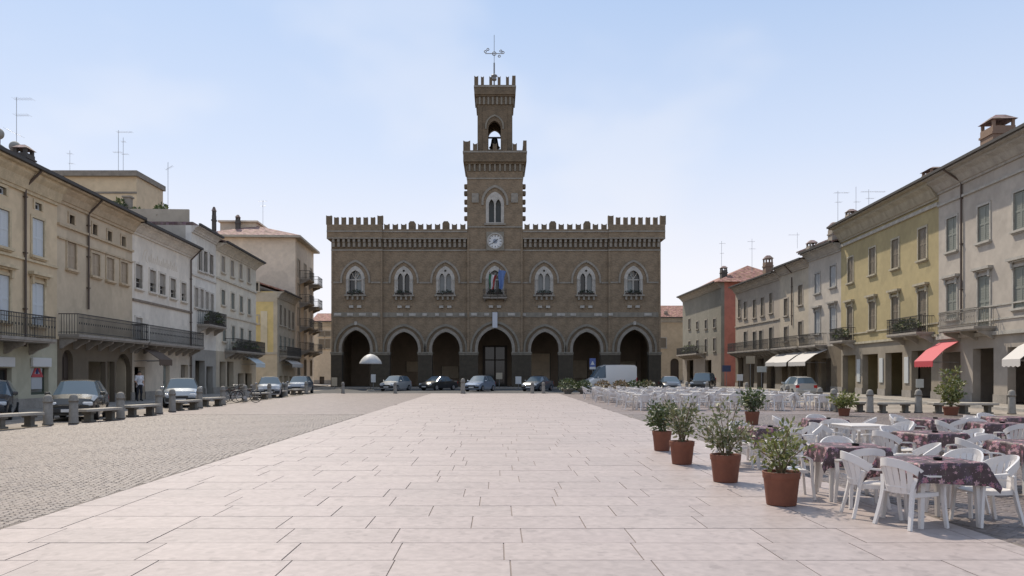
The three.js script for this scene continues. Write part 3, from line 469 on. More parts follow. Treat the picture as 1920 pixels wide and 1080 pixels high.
// far houses that close the streets beside the town hall
const farLeft = house({ name: 'far_house', label: 'beige far house in the gap left of the brick town hall', A: [survey(585, 124), -124], B: [survey(640, 124), -124], H: 9.6, gf: 3.3, depth: 8, mat: plaster('far beige', [0.66, 0.55, 0.41]), over: 0.5, shutter: shBrown, roofMat: roofTile, trim: stone('tan grey trim', [0.50, 0.44, 0.35]),
  wins: [[603, 621, 630], [603, 636, 653], [603, 669, 681], [591, 638, 650], [615, 621, 630], [615, 636, 653]].map(([px, t, b]) => ({ px, t, b, w: 0.8 })), doors: [{ x0: 599, x1: 608, t: 706, kind: 'door' }] });
const farRight = house({ name: 'far_house', label: 'pale cream far house with arched doorway right of the town hall', A: [survey(1215, 128), -128], B: [survey(1300, 128), -128], H: 10.5, gf: 4.3, depth: 8, mat: plaster('far cream', [0.58, 0.47, 0.33]), over: 0.6, shutter: shBrown, roofMat: roofTile, rise: 2.2,
  wins: [[1243, 634, 652]].map(([px, t, b]) => ({ px, t, b, w: 1.0 })), doors: [{ x0: 1257, x1: 1273, t: 668, arch: true, kind: 'door' }], chimneys: [{ px: 1250, back: 0.6, w: 0.5, h: 0.8 }] });

// ---- right row, far to near
const yel = plaster('butter yellow', [0.417, 0.342, 0.18]);
const R6 = house({
  label: 'grey green house with red side wall and tiled hip roof, far right row', A: rightPx(1280), B: rightPx(1352), H: 13.1, gf: 4.2, depth: 9, mat: plaster('grey green wall', [0.248, 0.235, 0.192]), sideMat: plaster('salmon red', [0.52, 0.20, 0.145]), gfMat: plaster('grey ground', [0.258, 0.224, 0.181]), trim: stone('grey green trim', [0.344, 0.31, 0.258]), over: 0.8, shutter: shDark, roofMat: roofTile, rise: 2.6, hip: true, farSide: plaster('grey green wall', [0.248, 0.235, 0.192]),
  wins: [[1293, 598, 617], [1308, 603, 617], [1324, 600, 616], [1340, 598, 614], [1293, 640, 660], [1308, 638, 660], [1324, 636, 660], [1340, 634, 658]].map(([px, t, b]) => ({ px, t, b, w: 1.2 })), doors: [{ x0: 1288, x1: 1300, t: 675, kind: 'shop' }, { x0: 1322, x1: 1334, t: 675, kind: 'shop' }], balconies: [{ x0: 1283, x1: 1322, v: 4.4, out: 1.2 }],
  chimneys: [{ px: 1345, back: 0.8, w: 0.9, h: 1.6, mat: plaster('soot', [0.10, 0.09, 0.08]) }],
});
const R5 = house({
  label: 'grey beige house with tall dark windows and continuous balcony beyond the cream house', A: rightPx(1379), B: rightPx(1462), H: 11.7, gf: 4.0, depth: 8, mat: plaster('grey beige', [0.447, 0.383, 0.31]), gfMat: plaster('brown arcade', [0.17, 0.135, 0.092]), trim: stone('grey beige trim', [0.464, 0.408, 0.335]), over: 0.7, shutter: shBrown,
  wins: [[1387, 562, 595], [1398, 566, 597], [1415, 562, 596], [1430, 558, 592], [1446, 550, 587]].map(([px, t, b]) => ({ px, t, b, w: 1.0 })).concat([[1398, 622, 652], [1415, 622, 655], [1427, 620, 655], [1446, 614, 655]].map(([px, t, b]) => ({ px, t, b, w: 1.1, mat: shDark, sill: false }))),
  doors: [{ x0: 1384, x1: 1394, t: 670, kind: 'shop' }, { x0: 1404, x1: 1414, t: 672, kind: 'shop' }, { x0: 1420, x1: 1432, t: 672, kind: 'shop' }, { x0: 1438, x1: 1454, t: 680, kind: 'shop', arch: true }], balconies: [{ x0: 1381, x1: 1460, v: 4.15, out: 1.1 }], bands: [{ px: 1425, y: 606, h: 0.13 }],
  chimneys: [{ px: 1414, back: 1.5, w: 1.0, h: 2.2, mat: plaster('brown chimney', [0.25, 0.17, 0.12]) }],
});
const R4 = house({
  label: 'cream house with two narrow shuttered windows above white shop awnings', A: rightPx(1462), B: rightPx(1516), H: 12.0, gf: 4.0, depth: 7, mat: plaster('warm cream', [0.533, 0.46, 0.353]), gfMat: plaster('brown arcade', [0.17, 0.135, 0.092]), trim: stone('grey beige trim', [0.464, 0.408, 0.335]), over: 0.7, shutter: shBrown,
  wins: [[1501, 535, 572], [1501, 603, 631], [1474, 560, 592], [1474, 613, 640]].map(([px, t, b]) => ({ px, t, b, w: 1.0 })), doors: [{ x0: 1466, x1: 1478, t: 680, kind: 'shop' }, { x0: 1482, x1: 1494, t: 680, kind: 'shop' }, { x0: 1498, x1: 1513, t: 680, kind: 'shop' }], balconies: [{ x0: 1464, x1: 1514, v: 4.15, out: 1.0 }], pipes: [{ px: 1486, t: 520, b: 610 }],
  chimneys: [{ px: 1490, back: 1.6, w: 0.9, h: 1.6 }],
});
const R3 = house({
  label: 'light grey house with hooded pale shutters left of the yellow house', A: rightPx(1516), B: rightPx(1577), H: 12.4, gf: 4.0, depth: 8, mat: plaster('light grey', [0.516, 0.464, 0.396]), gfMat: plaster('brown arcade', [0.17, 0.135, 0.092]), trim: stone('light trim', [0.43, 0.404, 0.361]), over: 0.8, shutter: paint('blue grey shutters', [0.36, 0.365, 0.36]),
  wins: [[1533, 513, 550], [1562, 498, 538], [1533, 584, 626], [1562, 576, 622]].map(([px, t, b], i) => ({ px, t, b, w: 1.15, hood: i > 1 })), doors: [{ x0: 1520, x1: 1534, t: 676, kind: 'shop' }, { x0: 1540, x1: 1558, t: 672, kind: 'shop' }], balconies: [{ x0: 1518, x1: 1550, v: 4.15, out: 1.0 }],
  chimneys: [{ px: 1538, back: 1.2, w: 0.9, h: 1.9 }],
});
{ // setback attic above the cream house
  const p = rightPx(1466), q = rightPx(1540), f = frameAt(p, q), g = thing('roof_attic', 'setback attic storey with grey roof above the cream house', 'attic', [p[0] + 2.2, 0, p[1]], f.turn), L = f.L;
  M('wall', box(0, L, 11.0, 13.6, -4, 0), plaster('attic grey', [0.6, 0.54, 0.46]), g); const r = gableRoof(L, 4, 13.6, 0.8, 0.6, roofGrey, g, 0.5);
}
const R2 = house({
  label: 'yellow house with eight shuttered windows above an arcade on the right', A: rightPx(1577), B: rightPx(1760), H: 13.5, gf: 3.95, depth: 9, mat: yel, gfMat: plaster('stone arcade', [0.292, 0.254, 0.198]), trim: stone('yellow house trim', [0.456, 0.408, 0.301]), over: 1.0, corniceH: 1.15, corniceMat: stone('yellow house cornice', [0.396, 0.357, 0.267]), shutter: shBrown,
  wins: [[1595, 483, 530], [1636, 465, 515], [1679, 449, 503], [1730, 428, 487]].map(([px, t, b]) => ({ px, t, b, w: 1.15 })).concat([[1594, 574, 640], [1636, 565, 618], [1679, 556, 611], [1730, 545, 626]].map(([px, t, b]) => ({ px, t, b, w: 1.15, hood: true }))),
  doors: [{ x0: 1580, x1: 1604, t: 666 }, { x0: 1617, x1: 1646, t: 664 }, { x0: 1660, x1: 1692, t: 661 }, { x0: 1709, x1: 1746, t: 657 }], recess: 5,
  bands: [{ v: 11.95, h: 0.22, out: 0.12, mat: stone('white band', [0.482, 0.456, 0.396]) }, { v: 3.96, h: 0.16, out: 0.12 }, { v: 4.75, h: 0.1, out: 0.06 }],
  balconies: [{ x0: 1693, x1: 1752, v: 4.3, out: 1.1 }, { x0: 1578, x1: 1604, v: 4.3, out: 1.0 }], chimneys: [{ px: 1581, back: 0.6, w: 0.8, h: 1.25 }, { px: 1716, back: 1.2, w: 1.3, h: 1.1, mat: plaster('brown chimney', [0.25, 0.17, 0.12]) }],
});
const R1 = house({
  name: 'corner_house', label: 'white house at the right edge with green shutters, long downpipe and balcony', A: rightPx(1760), B: rightAt(30), H: 13.5, gf: 3.75, depth: 9, mat: plaster('white wall', [0.465, 0.416, 0.355]), gfMat: plaster('pale arcade', [0.368, 0.326, 0.276]), trim: stone('white house trim', [0.456, 0.43, 0.378]), over: 1.0, corniceH: 0.9, corniceMat: stone('white house cornice', [0.396, 0.37, 0.323]), shutter: shGreen,
  wins: [[1785, 408, 471], [1845, 385, 453], [1914, 358, 430], [1990, 330, 405]].map(([px, t, b]) => ({ px, t, b, w: 1.2 })).concat([[1785, 531, 598], [1845, 517, 612], [1914, 499, 577], [1990, 480, 560]].map(([px, t, b]) => ({ px, t, b, w: 1.2, hood: true }))),
  doors: [{ x0: 1767, x1: 1801, t: 660 }, { x0: 1824, x1: 1863, t: 653 }, { x0: 1889, x1: 1930, t: 650 }, { x0: 1960, x1: 2000, t: 650 }], recess: 5,
  bands: [{ v: 11.85, h: 0.14, out: 0.1 }, { v: 3.76, h: 0.2, out: 0.18 }, { v: 4.55, h: 0.1, out: 0.06 }, { v: 5.3, h: 0.08, out: 0.05 }], pipes: [{ px: 1805, t: 316, b: 600 }],
  balconies: [{ x0: 1797, x1: 1868, v: 4.25, out: 1.15, m: stone('grey rail', [0.27, 0.25, 0.215]) }], chimneys: [{ px: 1832, back: 1.1, w: 1.3, h: 2.0, d: 1.2, mat: plaster('brown chimney', [0.25, 0.17, 0.12]) }],
});
// awnings and posters belong to the house fronts they hang on
function awning(h, x0, x1, v, out, drop, m, vm, label) {
  const u0 = h.f.at(x0, 680)[0], u1 = h.f.at(x1, 680)[0], s = M('awning', norm(new THREE.ExtrudeGeometry(shapeOf([[0, v], [0, v - 0.03], [out * 0.55, v - drop * 0.42 - 0.03], [out, v - drop - 0.03], [out, v - drop], [out * 0.55, v - drop * 0.42]]), { depth: u1 - u0, bevelEnabled: false }).rotateY(-Math.PI / 2).translate(u1, 0, 0.03)), m, h.g, label);
  const l = []; const n = Math.round((u1 - u0) / 0.35); for (let i = 0; i < n; i++) { const a = u0 + (u1 - u0) * i / n, b = u0 + (u1 - u0) * (i + 1) / n; l.push(slab([[a, v - drop - 0.03], [a, v - drop - 0.32], [(a + b) / 2, v - drop - 0.38], [b, v - drop - 0.32], [b, v - drop - 0.03]], [], out + 0.01, out + 0.03)); }
  M('valance', join(l), vm, s);
  for (const u of [u0 + 0.06, u1 - 0.06]) M('awning_arm', rod([u, v - drop - 0.1, 0.02], [u, v - drop - 0.05, out], 0.018), zinc, s);
}
const canvasRed = paint('red awning cloth', [0.50, 0.10, 0.115], 0.75), canvasRed2 = paint('red valance cloth', [0.425, 0.0467, 0.0595], 0.8), canvasWhite = paint('white awning cloth', [0.528, 0.504, 0.472], 0.85), canvasBrown = paint('brown awning cloth', [0.10, 0.07, 0.05], 0.85);
awning(R1, 1763, 1800, 3.6, 1.5, 1.15, canvasRed, canvasRed2, 'red shop awning with scalloped valance');
awning(R1, 1948, 1985, 3.5, 1.7, 1.1, canvasWhite, canvasWhite, 'white shop awning');
awning(R4, 1464, 1488, 3.7, 1.5, 0.95, canvasWhite, canvasWhite, 'white shop awning'); awning(R4, 1490, 1514, 3.75, 1.9, 1.05, canvasWhite, canvasWhite, 'white shop awning');
awning(R3, 1518, 1552, 3.75, 1.9, 1.05, canvasWhite, canvasWhite, 'white shop awning');
awning(L3, 250, 276, 3.35, 1.5, 0.8, canvasBrown, canvasBrown, 'brown shop awning');
awning(L5, 452, 470, 3.3, 1.3, 0.7, paint('pale blue awning cloth', [0.5, 0.56, 0.58], 0.8), paint('pale blue awning cloth', [0.5, 0.56, 0.58], 0.8), 'pale blue awning');
awning(L6, 527, 548, 3.3, 1.2, 0.6, canvasWhite, canvasWhite, 'white shop awning');
for (const px of [1610.5, 1653, 1700.5]) { const [u] = R2.f.at(px, 700); M('poster', rbox(0.62, 1.75, 0.06, 0.015, u, 1.05, 0.035), paint('pale poster', [0.5, 0.52, 0.51]), R2.g, 'pale poster panel on arcade pillar'); }
{ const [u] = L1.f.at(73, 700); // framed poster with a red triangular sign
  const p = M('poster', rbox(0.95, 1.2, 0.05, 0.01, u, 1.0, -0.12), paint('poster ground', [0.42, 0.44, 0.45]), L1.g, 'poster with red triangular warning sign in shop window');
  M('warning_triangle', slab([[u - 0.52, 1.55], [u + 0.52, 1.55], [u, 2.25]], [[[u - 0.27, 1.69], [u, 2.02], [u + 0.27, 1.69]]], -0.092, -0.06), paint('sign red', [0.42, 0.06, 0.07]), p);
  M('warning_figure', slab([[u - 0.1, 1.70], [u + 0.08, 1.70], [u + 0.1, 1.84], [u, 1.95], [u - 0.09, 1.83]], [], -0.09, -0.065), paint('sign blue', [0.03, 0.04, 0.14]), p); }
{ // faded painted script under the eaves: illegible brown strokes of paint
  const r = rng(91), l = [], stroke = (pts) => l.push(sweep(pts, 0.045, 0.004, pts.length * 5, V(0, 0, 1)));
  const [ua, va] = L3.f.at(270, 480), [ub] = L3.f.at(332, 505); let u = ua;
  stroke([[ua - 0.3, va - 0.3, 0.006], [ua + 0.1, va + 0.35, 0.006], [ua + 0.5, va + 0.4, 0.006], [ua + 0.25, va - 0.1, 0.006], [ua + 0.55, va - 0.35, 0.006]]);
  for (u = ua + 0.7; u < ub; u += 0.34) { const h = r() < 0.3 ? 0.42 : 0.2, y = va - 0.12; stroke([[u, y - 0.1, 0.006], [u + 0.1, y + h, 0.006], [u + 0.17, y + h * 0.5, 0.006], [u + 0.2, y - 0.12, 0.006], [u + 0.36, y - 0.06, 0.006]]); }
  M('faded_lettering', join(l), paint('faded brown lettering', [0.66, 0.575, 0.45], 0.9), L3.g);
}

// ------------------------------------------------------------------ the brick town hall at the end of the square
const TD = 92, TS = TD / FOC, tx = (px) => (px - CX) * TS, ty = (py) => EYE + (CY - py) * TS;
const brick = mat('brown brick', [0.295, 0.226, 0.152], { map: brickTex, roughness: 0.92 });
const brickDark = mat('dark brick', [0.20, 0.152, 0.10], { map: brickTex, roughness: 0.92 });
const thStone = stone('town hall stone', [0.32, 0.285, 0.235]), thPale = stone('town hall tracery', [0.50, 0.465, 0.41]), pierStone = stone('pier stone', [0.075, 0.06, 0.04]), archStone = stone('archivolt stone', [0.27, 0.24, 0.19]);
const rl = rng(303);
function leaves(n, place, size, cols, seed, droop = 0.2) {  // leaf blades scattered by place(r) -> [x, y, z, nx, ny, nz]
  const r = rng(seed), pos = [], nor = [], col = [], a = V(), side = V(), tip = V(), q = V();
  for (let i = 0; i < n; i++) {
    const [x, y, z, ux, uy, uz] = place(r);
    tip.set(ux + (r() - 0.5) * 1.3, uy + (r() - 0.5) * 1.2 - droop, uz + (r() - 0.5) * 1.3).normalize();
    side.set(r() - 0.5, r() - 0.5, r() - 0.5).cross(tip).normalize();
    const L = size * (0.65 + r() * 0.7), w = L * (0.17 + r() * 0.12), c = cols[Math.floor(r() * cols.length)], k = 0.75 + r() * 0.5;
    const A = [x, y, z], m = [x + tip.x * L * 0.5, y + tip.y * L * 0.5, z + tip.z * L * 0.5], T = [x + tip.x * L, y + tip.y * L - L * 0.12, z + tip.z * L];
    const l = [m[0] + side.x * w, m[1] + side.y * w, m[2] + side.z * w], rr = [m[0] - side.x * w, m[1] - side.y * w, m[2] - side.z * w];
    pos.push(...A, ...l, ...T, ...A, ...T, ...rr);
    const nn = side.clone().cross(tip); for (let v = 0; v < 6; v++) { nor.push(nn.x, nn.y, nn.z); col.push(c[0] * k, c[1] * k, c[2] * k); }
  }
  const g = new THREE.BufferGeometry(); g.setAttribute('position', new THREE.Float32BufferAttribute(pos, 3)); g.setAttribute('normal', new THREE.Float32BufferAttribute(nor, 3)); g.setAttribute('color', new THREE.Float32BufferAttribute(col, 3));
  return norm(g);
}
const leafMat = mat('leaves', [1, 1, 1], { cls: THREE.MeshPhysicalMaterial, vertexColors: true, roughness: 0.6, transmission: 0.45 });
const GREENS = [[0.075, 0.11, 0.03], [0.10, 0.135, 0.04], [0.06, 0.09, 0.03], [0.13, 0.155, 0.05]];
const inBall = (r, rx, ry, rz, cx = 0, cy = 0, cz = 0) => { let x, y, z; do { x = r() * 2 - 1; y = r() * 2 - 1; z = r() * 2 - 1; } while (x * x + y * y + z * z > 1); return [cx + x * rx, cy + y * ry, cz + z * rz, x, y + 0.3, z]; };

const TH = thing('town_hall', 'brown brick Gothic town hall with arcade, battlements and clock tower', 'town hall', [0, 0, -TD]);
{
  const G0 = 0.1;
  struct(M('pavement', join([box(tx(600), tx(1262), 0, 0.12, -TD - 7, -TD + 4), box(tx(600), tx(1262), 0, 0.06, -TD + 4, -TD + 4.2)]), stone('town hall pavement', [0.3, 0.27, 0.23])));
  const secs = [{ x0: 622, x1: 718, z: 0.25, top: 423 }, { x0: 718, x1: 876, z: 0, top: 431 }, { x0: 876, x1: 980, z: 0.35, top: 431, tower: true }, { x0: 980, x1: 1140, z: 0, top: 431 }, { x0: 1140, x1: 1238, z: 0.25, top: 423 }];
  const arches = [[668, 26.5, 619], [757.5, 26.5, 622], [836, 26, 622], [928, 32, 616], [1021.5, 26, 622], [1100, 26, 622], [1189, 27.5, 618]];
  const windows = [[667, 'B', 'd', 'l'], [757, 'A', 'd', 'd'], [835, 'A', 'l', 'l'], [928, 'B', 'd', 'd'], [1020, 'A', 'l', 'l'], [1099, 'A', 'd', 'l'], [1187, 'B', 'l', 'd']];
  const spring = 654;
  for (const s of secs) {
    const a = tx(s.x0), b = tx(s.x1), here = ([c]) => c > s.x0 && c < s.x1, c = [[a, G0]];
    for (const [cx, w, ap] of arches.filter(here)) c.push(...archPts(tx(cx), G0, w * TS, ty(spring), ty(ap)));
    const topY = s.tower ? ty(432) : ty(468);
    c.push([b, G0], [b, topY], [a, topY]);
    const holes = windows.filter(here).map(([cx]) => archPts(tx(cx), ty(553), 17.5 * TS, ty(524), ty(499)).map((p) => p));
    M('brick_wall', slab(c, holes, s.z - 0.9, s.z), brick, TH);
    // string courses in stone, broken by the window hoods
    const ws = windows.filter(here).map(([cx]) => cx), cut = (y, h, half, o, m) => { let x = s.x0; const l = []; for (const w of [...ws, 1e9]) { const e = Math.min(w - half, s.x1); if (e - x > 1) l.push(box(tx(x) + 0.001, tx(e) - 0.001, ty(y), ty(y) + h, s.z - 0.02, s.z + o)); x = w + half; if (w > 1e8) break; } M('string_course', join(l), m, TH); };
    cut(531.5, 0.17, 29, 0.07, thStone); cut(595, 0.55, 0, 0.06, archStone);
    if (!s.tower) {
      M('string_course', box(a, b, ty(471), ty(468.4), s.z - 0.02, s.z + 0.1), thStone, TH);
      // corbel table: every corbel its own stone, little arches between, parapet above
      const ov = 0.45, n = Math.round((s.x1 - s.x0) / 9.2), e0 = s.x0 === 622 ? 7 : 0, e1 = s.x1 === 1238 ? 7 : 0;
      M('corbel_wall', box(a, b, ty(468.4), ty(446), s.z - 0.9, s.z), brickDark, TH);
      const cg = join([box(-0.14, 0.14, ty(464), ty(455), s.z - 0.02, s.z + 0.22), box(-0.14, 0.14, ty(455), ty(449.6), s.z - 0.02, s.z + ov - 0.04)]);
      for (let i = 0; i < n; i++) { const m = M('corbel', cg, thStone, TH); m.position.x = tx(s.x0 + (i + 0.5) * (s.x1 - s.x0) / n); }
      M('parapet', join([box(a - e0 * TS, b + e1 * TS, ty(449.5), ty(s.top), s.z - 0.5, s.z + ov), ...(e0 ? [box(a - e0 * TS, a, ty(449.5), ty(s.top), s.z - 8, s.z - 0.5)] : []), ...(e1 ? [box(b, b + e1 * TS, ty(449.5), ty(s.top), s.z - 8, s.z - 0.5)] : [])]), brick, TH);
      M('coping', join([box(a - e0 * TS, b + e1 * TS, ty(437), ty(434.5), s.z + ov, s.z + ov + 0.1), box(a - e0 * TS, b + e1 * TS, ty(449.4), ty(447.5), s.z + ov, s.z + ov + 0.06)]), thStone, TH);
      // merlons
      const wing = s.top === 423, sx0 = s.x0 - e0, sx1 = s.x1 + e1, mN = wing ? 8 : 10, ph = (sx1 - sx0) / (mN - (wing ? 0.45 : 0));
      for (let i = 0; i < mN; i++) {
        const c0 = wing ? sx0 + i * ph + ph * 0.275 : sx0 + (i + 0.5) * ph, big = !wing && (i === 3 || i === 7), end = wing && (i === 0 || i === mN - 1), w = (wing ? (end ? 10 : 7.6) : big ? 13 : 9.5) * TS, h0 = ty(s.top) + 0.002, h1 = wing ? ty(end ? 406 : 409) : ty(big ? 416 : 420.5), x = tx(c0);
        M('merlon', slab(wing || !big ? [[x - w / 2, h0], [x + w / 2, h0], [x + w / 2, h1], [x + w * 0.2, h1 - (wing ? 0.06 : 0.14)], [x - w * 0.2, h1 - (wing ? 0.06 : 0.14)], [x - w / 2, h1]] : [[x - w / 2, h0], [x + w / 2, h0], [x + w / 2, h1 - 0.25], [x + w * 0.28, h1], [x - w * 0.28, h1], [x - w / 2, h1 - 0.25]], [], s.z + ov - 0.55, s.z + ov), brickDark, TH);
      }
    }
    // corner pilasters
    for (const e of [s.x0 + 2.2, s.x1 - 2.2]) if (s.z) M('pilaster', box(tx(e) - 0.12, tx(e) + 0.12, ty(660), topY - 0.3, s.z - 0.02, s.z + 0.09), brick, TH);
  }
  // arcade: piers, archivolts and hood mouldings
  for (const [cx, w, ap] of arches) {
    const z = secs.find((s) => cx > s.x0 && cx < s.x1).z, main = w > 30;
    M('archivolt', bandGeo(tx(cx), ty(spring + 8), w * TS, ty(spring), ty(ap), 0.32, z - 0.02, z + 0.1), thStone, TH);
    M('hood_moulding', bandGeo(tx(cx), ty(spring + 10), (w + 10.5) * TS, ty(spring), ty(ap - 10), 0.24, z - 0.02, z + 0.16), archStone, TH);
    M('arch_brick', bandGeo(tx(cx), ty(spring + 8), (w + 5.4) * TS, ty(spring), ty(ap - 6), 0.28, z - 0.02, z + 0.055), brickDark, TH);
    if (cx === 668 || cx === 1189) M('boss', rbox(0.32, 0.42, 0.2, 0.05, tx(cx), ty(610), z + 0.1), thPale, TH);
  }
  const edges = [622, ...arches.flatMap(([c, w]) => [c - w, c + w]), 1238];
  for (let i = 0; i < edges.length; i += 2) {
    const a = tx(edges[i]), b = tx(edges[i + 1]), z = Math.max(...secs.filter((s) => s.x1 > edges[i] && s.x0 < edges[i + 1]).map((s) => s.z));
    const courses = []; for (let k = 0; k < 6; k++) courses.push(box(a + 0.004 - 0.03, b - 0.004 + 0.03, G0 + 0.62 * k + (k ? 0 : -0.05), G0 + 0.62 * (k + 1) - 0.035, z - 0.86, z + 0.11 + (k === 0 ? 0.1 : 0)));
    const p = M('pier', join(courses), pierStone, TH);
    M('pier_joint', box(a - 0.02, b + 0.02, G0, G0 + 3.7, z - 0.85, z + 0.085), pierStone, p);
    M('capital', join([box(a - 0.1, b + 0.1, ty(663), ty(660.4), z - 0.88, z + 0.24), box(a - 0.05, b + 0.05, ty(666), ty(663.1), z - 0.87, z + 0.16)]), archStone, p);
  }
  // portico behind the arcade
  const pz = -9.5;
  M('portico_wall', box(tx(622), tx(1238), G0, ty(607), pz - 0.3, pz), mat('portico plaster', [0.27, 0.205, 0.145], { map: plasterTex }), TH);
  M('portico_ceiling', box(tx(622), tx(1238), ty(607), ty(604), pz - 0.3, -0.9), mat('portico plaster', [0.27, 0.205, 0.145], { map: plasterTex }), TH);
  for (const [x0, x1, t, b, col] of [[762, 789, 678, 697, 'a'], [828, 860, 687, 709, 'a'], [995, 1031, 663, 712, 'b'], [1074, 1101, 676, 709, 'a'], [1161, 1192, 678, 712, 'a']]) { const k = (TD - pz) / FOC, X = (p) => (p - CX) * k, Y = (p) => EYE + (CY - p) * k; const m = M('notice_board', rbox(X(x1) - X(x0), Y(t) - Y(b), 0.12, 0.03, (X(x0) + X(x1)) / 2, Y(b), pz + 0.065), mat('board ' + col, col === 'b' ? [0.68, 0.54, 0.38] : [0.46, 0.37, 0.26], { map: plasterTex }), TH); M('board_frame', join([box(X(x0) - 0.06, X(x0) + 0.02, Y(b) - 0.05, Y(t) + 0.05, pz + 0.1, pz + 0.16), box(X(x1) - 0.02, X(x1) + 0.06, Y(b) - 0.05, Y(t) + 0.05, pz + 0.1, pz + 0.16)]), wood, m); }
  { const k = (TD - pz) / FOC, X = (p) => (p - CX) * k, d = M('main_door', join([box(X(905), X(910), G0, 5.2, pz + 0.002, pz + 0.2), box(X(946), X(951), G0, 5.2, pz + 0.002, pz + 0.2), box(X(910), X(946), 5.0, 5.2, pz + 0.002, pz + 0.2), box(X(926.5), X(929.5), G0, 5.0, pz + 0.002, pz + 0.15), box(X(910), X(926.5), 3.3, 3.45, pz + 0.002, pz + 0.12), box(X(929.5), X(946), 3.3, 3.45, pz + 0.002, pz + 0.12)]), wood, TH); for (const [a, b] of [[910, 926.5], [929.5, 946]]) M('pane', box(X(a), X(b), G0, 5.0, pz + 0.03, pz + 0.05), darkGlass, d); }
  // body behind the facade
  M('rear_body', join([box(tx(622), tx(622) + 0.5, 0, ty(440), -14, -0.9), box(tx(1238) - 0.5, tx(1238), 0, ty(440), -14, -0.9), box(tx(622) + 0.5, tx(1238) - 0.5, 0, ty(440), -14, -13.5), box(tx(622), tx(1238), ty(440), ty(438), -14, -0.9), box(tx(622) + 0.5, tx(1238) - 0.5, ty(600), ty(597), -13.5, -0.9)]), brick, TH);
  // the seven windows of the main floor
  for (const [cx, kind, p0, p1] of windows) {
    const z = secs.find((s) => cx > s.x0 && cx < s.x1).z, x = tx(cx), y0 = ty(553), q = TS;
    const outer = archPts(x, y0, 17.5 * q, ty(524), ty(499));
    const fr = kind === 'A' ? [archPts(x - 6.2 * q, y0 + 0.1, 4.6 * q, ty(521), ty(512.5), 5), archPts(x + 6.2 * q, y0 + 0.1, 4.6 * q, ty(521), ty(512.5), 5), [...Array(10)].map((_, i) => [x + 2.3 * q * Math.cos(i * 0.628), ty(508) + 2.3 * q * Math.sin(i * 0.628)])] : [archPts(x, y0 + 0.1, 11.5 * q, ty(522), ty(507.5), 6)];
    const w = M('window', slab(outer, fr, z - 0.45, z + 0.06), thPale, TH);
    if (kind === 'B') M('mullion', join([box(x - 0.09, x + 0.09, y0 + 0.1, ty(526), z - 0.4, z - 0.2), box(x - 11.5 * q, x + 11.5 * q, ty(526), ty(523.5), z - 0.4, z - 0.18), ...[-1, 0, 1].map((k) => rod([x, ty(524), z - 0.3], [x + k * 7.5 * q, ty(k ? 512 : 508.5), z - 0.3], 0.06, 6))]), thPale, w);
    for (const [k, p] of [[-1, p0], [1, p1]]) M('pane', box(k < 0 ? x - 15 * q : x + 0.002, k < 0 ? x - 0.002 : x + 15 * q, y0 + 0.05, ty(504), z - 0.43, z - 0.41), p === 'd' ? darkGlass : paleGlass, w);
    for (const k of [-1, 1]) M('column', join([rod([x + k * 14.3 * q, y0, z + 0.1], [x + k * 14.3 * q, ty(525), z + 0.1], 0.1, 8), cbox(0.3, 0.16, 0.24, x + k * 14.3 * q, ty(525), z + 0.1)]), thPale, w);
    M('hood_moulding', bandGeo(x, ty(531.5), 24.5 * q, ty(526), ty(492), 0.22, z - 0.02, z + 0.14), thStone, w);
    M('sill', join([box(x - 20 * q, x + 20 * q, ty(556), ty(553), z - 0.1, z + 0.34), ...[-1, -0.33, 0.33, 1].map((k) => cbox(0.22, 0.4, 0.26, x + k * 14 * q, ty(562.5), z + 0.13))]), thStone, w);
    M('relief_panel', join([box(x - 16 * q, x + 16 * q, ty(574), ty(563), z - 0.02, z + 0.05), box(x - 12 * q, x - 3 * q, ty(572), ty(565), z + 0.05, z + 0.09), box(x + 3 * q, x + 12 * q, ty(572), ty(565), z + 0.05, z + 0.09)]), brick, w);
    for (const k of [-1, 1]) M('corbel', rbox(0.5, 0.3, 0.22, 0.04, x + k * 7.5 * q, ty(578), z + 0.1), thPale, w);
    // flower boxes stand on the sills
    const fb = thing('window_box', 'flower box with dark greenery on the sill of town hall window ' + ['at the left end', 'second from left', 'third from left', 'over the central arch', 'third from right', 'second from right', 'at the right end'][windows.findIndex((v) => v[0] === cx)], 'window box', [x, ty(553), -TD + z + 0.17], 0, 'flower boxes on the town hall windows');
    M('trough', rbox(31 * q, 0.22, 0.24, 0.02, 0, 0, 0), mat('brown trough', [0.07, 0.05, 0.04]), fb);
    M('foliage', leaves(170, (r) => inBall(r, 15 * q, 0.24, 0.2, 0, 0.24, 0.05), 0.2, [[0.03, 0.05, 0.018], [0.045, 0.065, 0.022], [0.025, 0.04, 0.016]], 400 + cx), leafMat, fb);
  }
  // carved band between the floors
  for (let i = 0; i < 26; i++) { const c = 634 + i * 23.2; if (Math.abs(c - 928) < 12 || rl() < 0.25) continue; const z = secs.find((s) => c > s.x0 && c <= s.x1).z; M('carved_block', rbox(0.45 + rl() * 0.5, 0.3, 0.1, 0.02, tx(c), ty(592.5), z + 0.075), thPale, TH); }
  { const z = 0.35, c = M('clock_surround', slab(rectPts(tx(912), tx(945), ty(471), ty(436)), [[...Array(24)].map((_, i) => [tx(928.5) + 13.2 * TS * Math.cos(i * Math.PI / 12), ty(453.5) + 13.2 * TS * Math.sin(i * Math.PI / 12)])], z - 0.02, z + 0.18), archStone, TH);
    const tp = mat('clock face', [0.62, 0.62, 0.61], { roughness: 0.4 }), cx = tx(928.5), cy = ty(453.5), R = 13 * TS, face = M('clock_face', norm(new THREE.CylinderGeometry(R, R, 0.08, 28).rotateX(Math.PI / 2).translate(cx, cy, z + 0.05)), tp, TH);
    M('clock_ring', norm(new THREE.TorusGeometry(R + 0.06, 0.09, 6, 28).translate(cx, cy, z + 0.18)), thPale, face);
